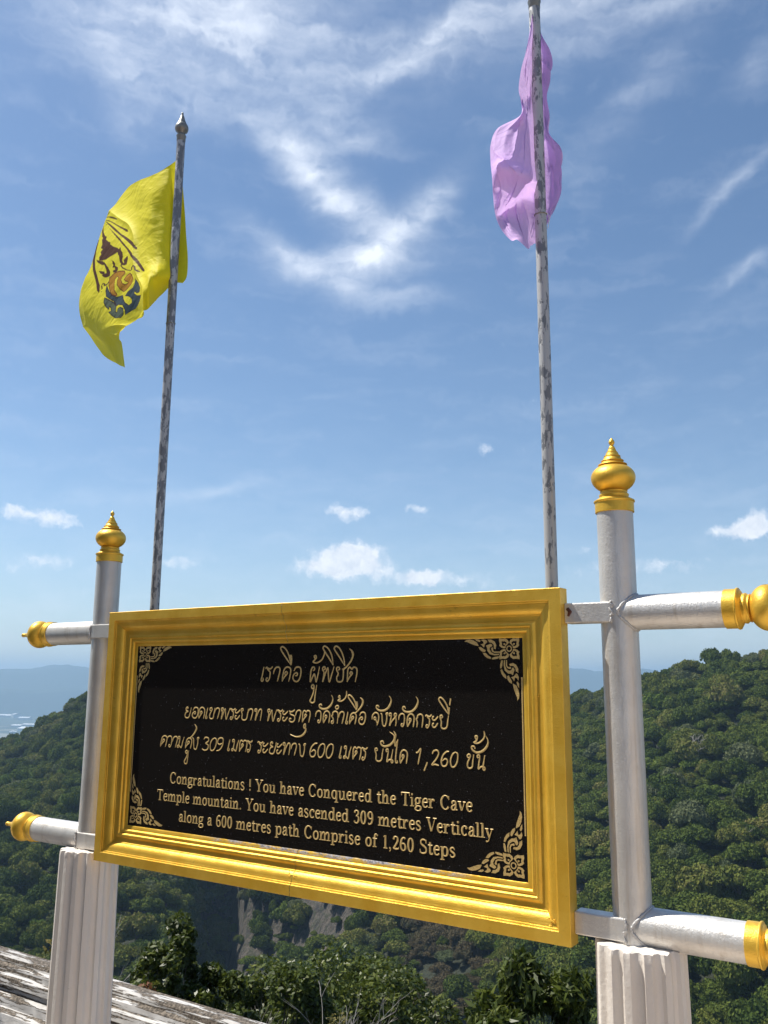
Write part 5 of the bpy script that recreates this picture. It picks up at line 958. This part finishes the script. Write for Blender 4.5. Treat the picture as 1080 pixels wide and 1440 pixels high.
# ------------------------------------------------------------------ flags
def flag(name, label, grid, ms, mt, mat, emblem=None):
    A = np.array(grid, float) / 1000; R = catmull(A, mt); R = catmull(R.transpose(1, 0, 2), ms).transpose(1, 0, 2)   # (mt, ms, [u, v, n])
    ss = np.linspace(0, 1, ms)[None]; tt = np.linspace(0, 1, mt)[:, None]
    w = fbm(ss * 7 + tt * 3, tt * 6, 1.0, 4, 12) * .010 * np.minimum(ss * 6, 1)
    cr_ = (1 - np.abs(fbm(ss * 9 + tt * 4, tt * 5 - ss * 5, 1.6, 3, 33)) * 2.2).clip(0, 1) ** 5 * .010 + (1 - np.abs(fbm(tt * 9 - ss * 3, ss * 4, 1.7, 2, 51)) * 2.5).clip(0, 1) ** 6 * .008
    if emblem: cr_ = (1 - np.abs(fbm(ss * 3.2 + tt * .8, tt * 1.1 - ss * .6, .9, 2, 34)) * 2.6).clip(0, 1) ** 3 * .014
    w = w * (.6 if emblem else 1) + cr_ * np.minimum(ss * 6, 1)
    P = np.stack([R[..., 0], -(R[..., 2] + w), R[..., 1]], -1)
    ix = np.arange(mt * ms).reshape(mt, ms); Fq = np.stack([ix[:-1, :-1], ix[:-1, 1:], ix[1:, 1:], ix[1:, :-1]], -1).reshape(-1, 4)
    o = np_mesh(name, P.reshape(-1, 3), Fq, mat, smooth=True); o.matrix_world = S; tag(o, label, 'flag', 'flags on the two flagpoles')
    if emblem:
        s1 = np.broadcast_to(ss * 1000, (mt, ms)).ravel(); t1 = np.broadcast_to(tt * 1000, (mt, ms)).ravel()
        col = np.zeros((mt * ms, 4), np.float32); pal = [(.10, .035, .012), (.58, .27, .015), (.055, .085, .10), (.13, .16, .10)]
        for c, pl in emblem:
            pts = [(pl[k], pl[k + 1]) for k in range(0, len(pl), 2)]
            q = inside(s1, t1, pts); col[q] = (*pal[c], 1)
            if c:
                for k in range(len(pts)):          # dark outline of the printed shapes
                    (x0, y0), (x1, y1) = pts[k], pts[(k + 1) % len(pts)]
                    dx, dy = x1 - x0, y1 - y0; l2 = dx * dx + dy * dy + 1e-6; h = np.clip(((s1 - x0) * dx + (t1 - y0) * dy) / l2, 0, 1)
                    d2 = (s1 - x0 - h * dx) ** 2 + ((t1 - y0 - h * dy)) ** 2
                    col[d2 < 4] = ((.05, .03, .03, 1) if c > 1 else (.22, .06, .01, 1))
        at = o.data.color_attributes.new('print', 'FLOAT_COLOR', 'POINT'); at.data.foreach_set('color', col.ravel())
    return o
flag('flag', 'yellow flag with a brown and blue printed emblem on the left flagpole', YELLOW_CLOTH, 640, 440, YCLOTH, EMBLEM)
flag('flag', 'lilac purple flag wrapped round the right flagpole', PURPLE_CLOTH, 120, 260, PCLOTH)

# ------------------------------------------------------------------ shrine pavilion beside the viewer (seen only as a reflection in the granite)
SH = empty('shrine_pavilion', Matrix.Translation((-5.6, -1.9, 0)) @ Matrix.Rotation(rad(-74), 4, 'Z'))
tag(SH, 'small shrine pavilion with a dark blue fascia of round rosettes beside the terrace', 'pavilion')
DKBLUE = material('dark_blue_fascia', (0.03, 0.06, 0.16), 0.6); MAROON = material('dark_red_brown_wall', (0.05, 0.025, 0.02), 0.7); ROS = material('grey_rosette', (0.5, 0.5, 0.45), 0.6); SOF = material('grey_soffit', (0.35, 0.34, 0.3), 0.8); TERRA = material('roof_tiles_brown', (0.20, 0.09, 0.05), 0.7)
q = MB(); q.box(-6, 6, 1.2, 1.4, 0, 2.1); q.build('wall', MAROON, SH)
q = MB(); q.box(-6.2, 6.2, .2, .35, 2.3, 2.9); q.build('fascia', DKBLUE, SH)
q = MB(); q.box(-6.3, 6.3, .0, 3.4, 2.9, 3.5); q.build('cornice', SOF, SH)
q = MB(); q.quadgrid([[(-6.5, -.2, 3.5), (6.5, -.2, 3.5)], [(-6.5, 1.8, 4.6), (6.5, 1.8, 4.6)], [(-6.5, 3.8, 3.5), (6.5, 3.8, 3.5)]]); q.build('roof', TERRA, SH)
q0 = MB(); q0.lathe([(.22, 0), (.22, .015), (.17, .02), (.15, .008), (.08, .01), (.06, .03), (.001, .035)], Matrix.Rotation(math.pi / 2, 4, 'X'), 20)
me = None
for k in range(24):
    if me is None: o = q0.build('rosette', ROS, SH, smooth=True); me = o.data
    else: o = bpy.data.objects.new('rosette', me); COL.objects.link(o); o.parent = SH
    o.location = (-5.8 + k * .5, .2, 2.6)
for x_ in (-6, -2, 2, 6):
    q = MB(); q.tube([(x_, .5, 0), (x_, .5, 2.3)], .16, 16); q.build('pillar', SOF, SH, smooth=True)

PV = empty('bounce_building', Matrix.Translation((5.4, -3.2, 0)) @ Matrix.Rotation(rad(58), 4, 'Z')); tag(PV, 'added unseen cream building that bounces warm light onto the right silver post', 'pavilion')  # cream building added out of view; reflects warm tones into the silver post
CREAM = material('warm_cream_plaster', (0.55, 0.42, 0.29), 0.8); q = MB(); q.box(-3.5, 3.5, -.2, 0, 0, 2.7); q.box(-3.5, 3.5, -3, -.2, 0, .4); q.build('wall', CREAM, PV)
q = MB(); q.quadgrid([[(-3.9, .5, 2.8), (3.9, .5, 2.8)], [(-3.9, -1.5, 3.7), (3.9, -1.5, 3.7)], [(-3.9, -3.4, 2.8), (3.9, -3.4, 2.8)]]); q.build('roof', TERRA, PV)

# ------------------------------------------------------------------ haze over everything
hz = MB(); hz.box(-12500, 12500, -12500, 12500, -322, 178); ho = hz.build('haze', None); tag(ho, kind='stuff')
hm = bpy.data.materials.new('haze_air'); hm.use_nodes = True; n_ = hm.node_tree.nodes; n_.clear()
pv = n_.new('ShaderNodeVolumePrincipled'); mo = n_.new('ShaderNodeOutputMaterial'); hm.node_tree.links.new(pv.outputs[0], mo.inputs['Volume'])
pv.inputs['Color'].default_value = (0.40, 0.59, 0.80, 1); pv.inputs['Density'].default_value = 1.7e-4; pv.inputs['Anisotropy'].default_value = 0.2
ho.data.materials.append(hm)
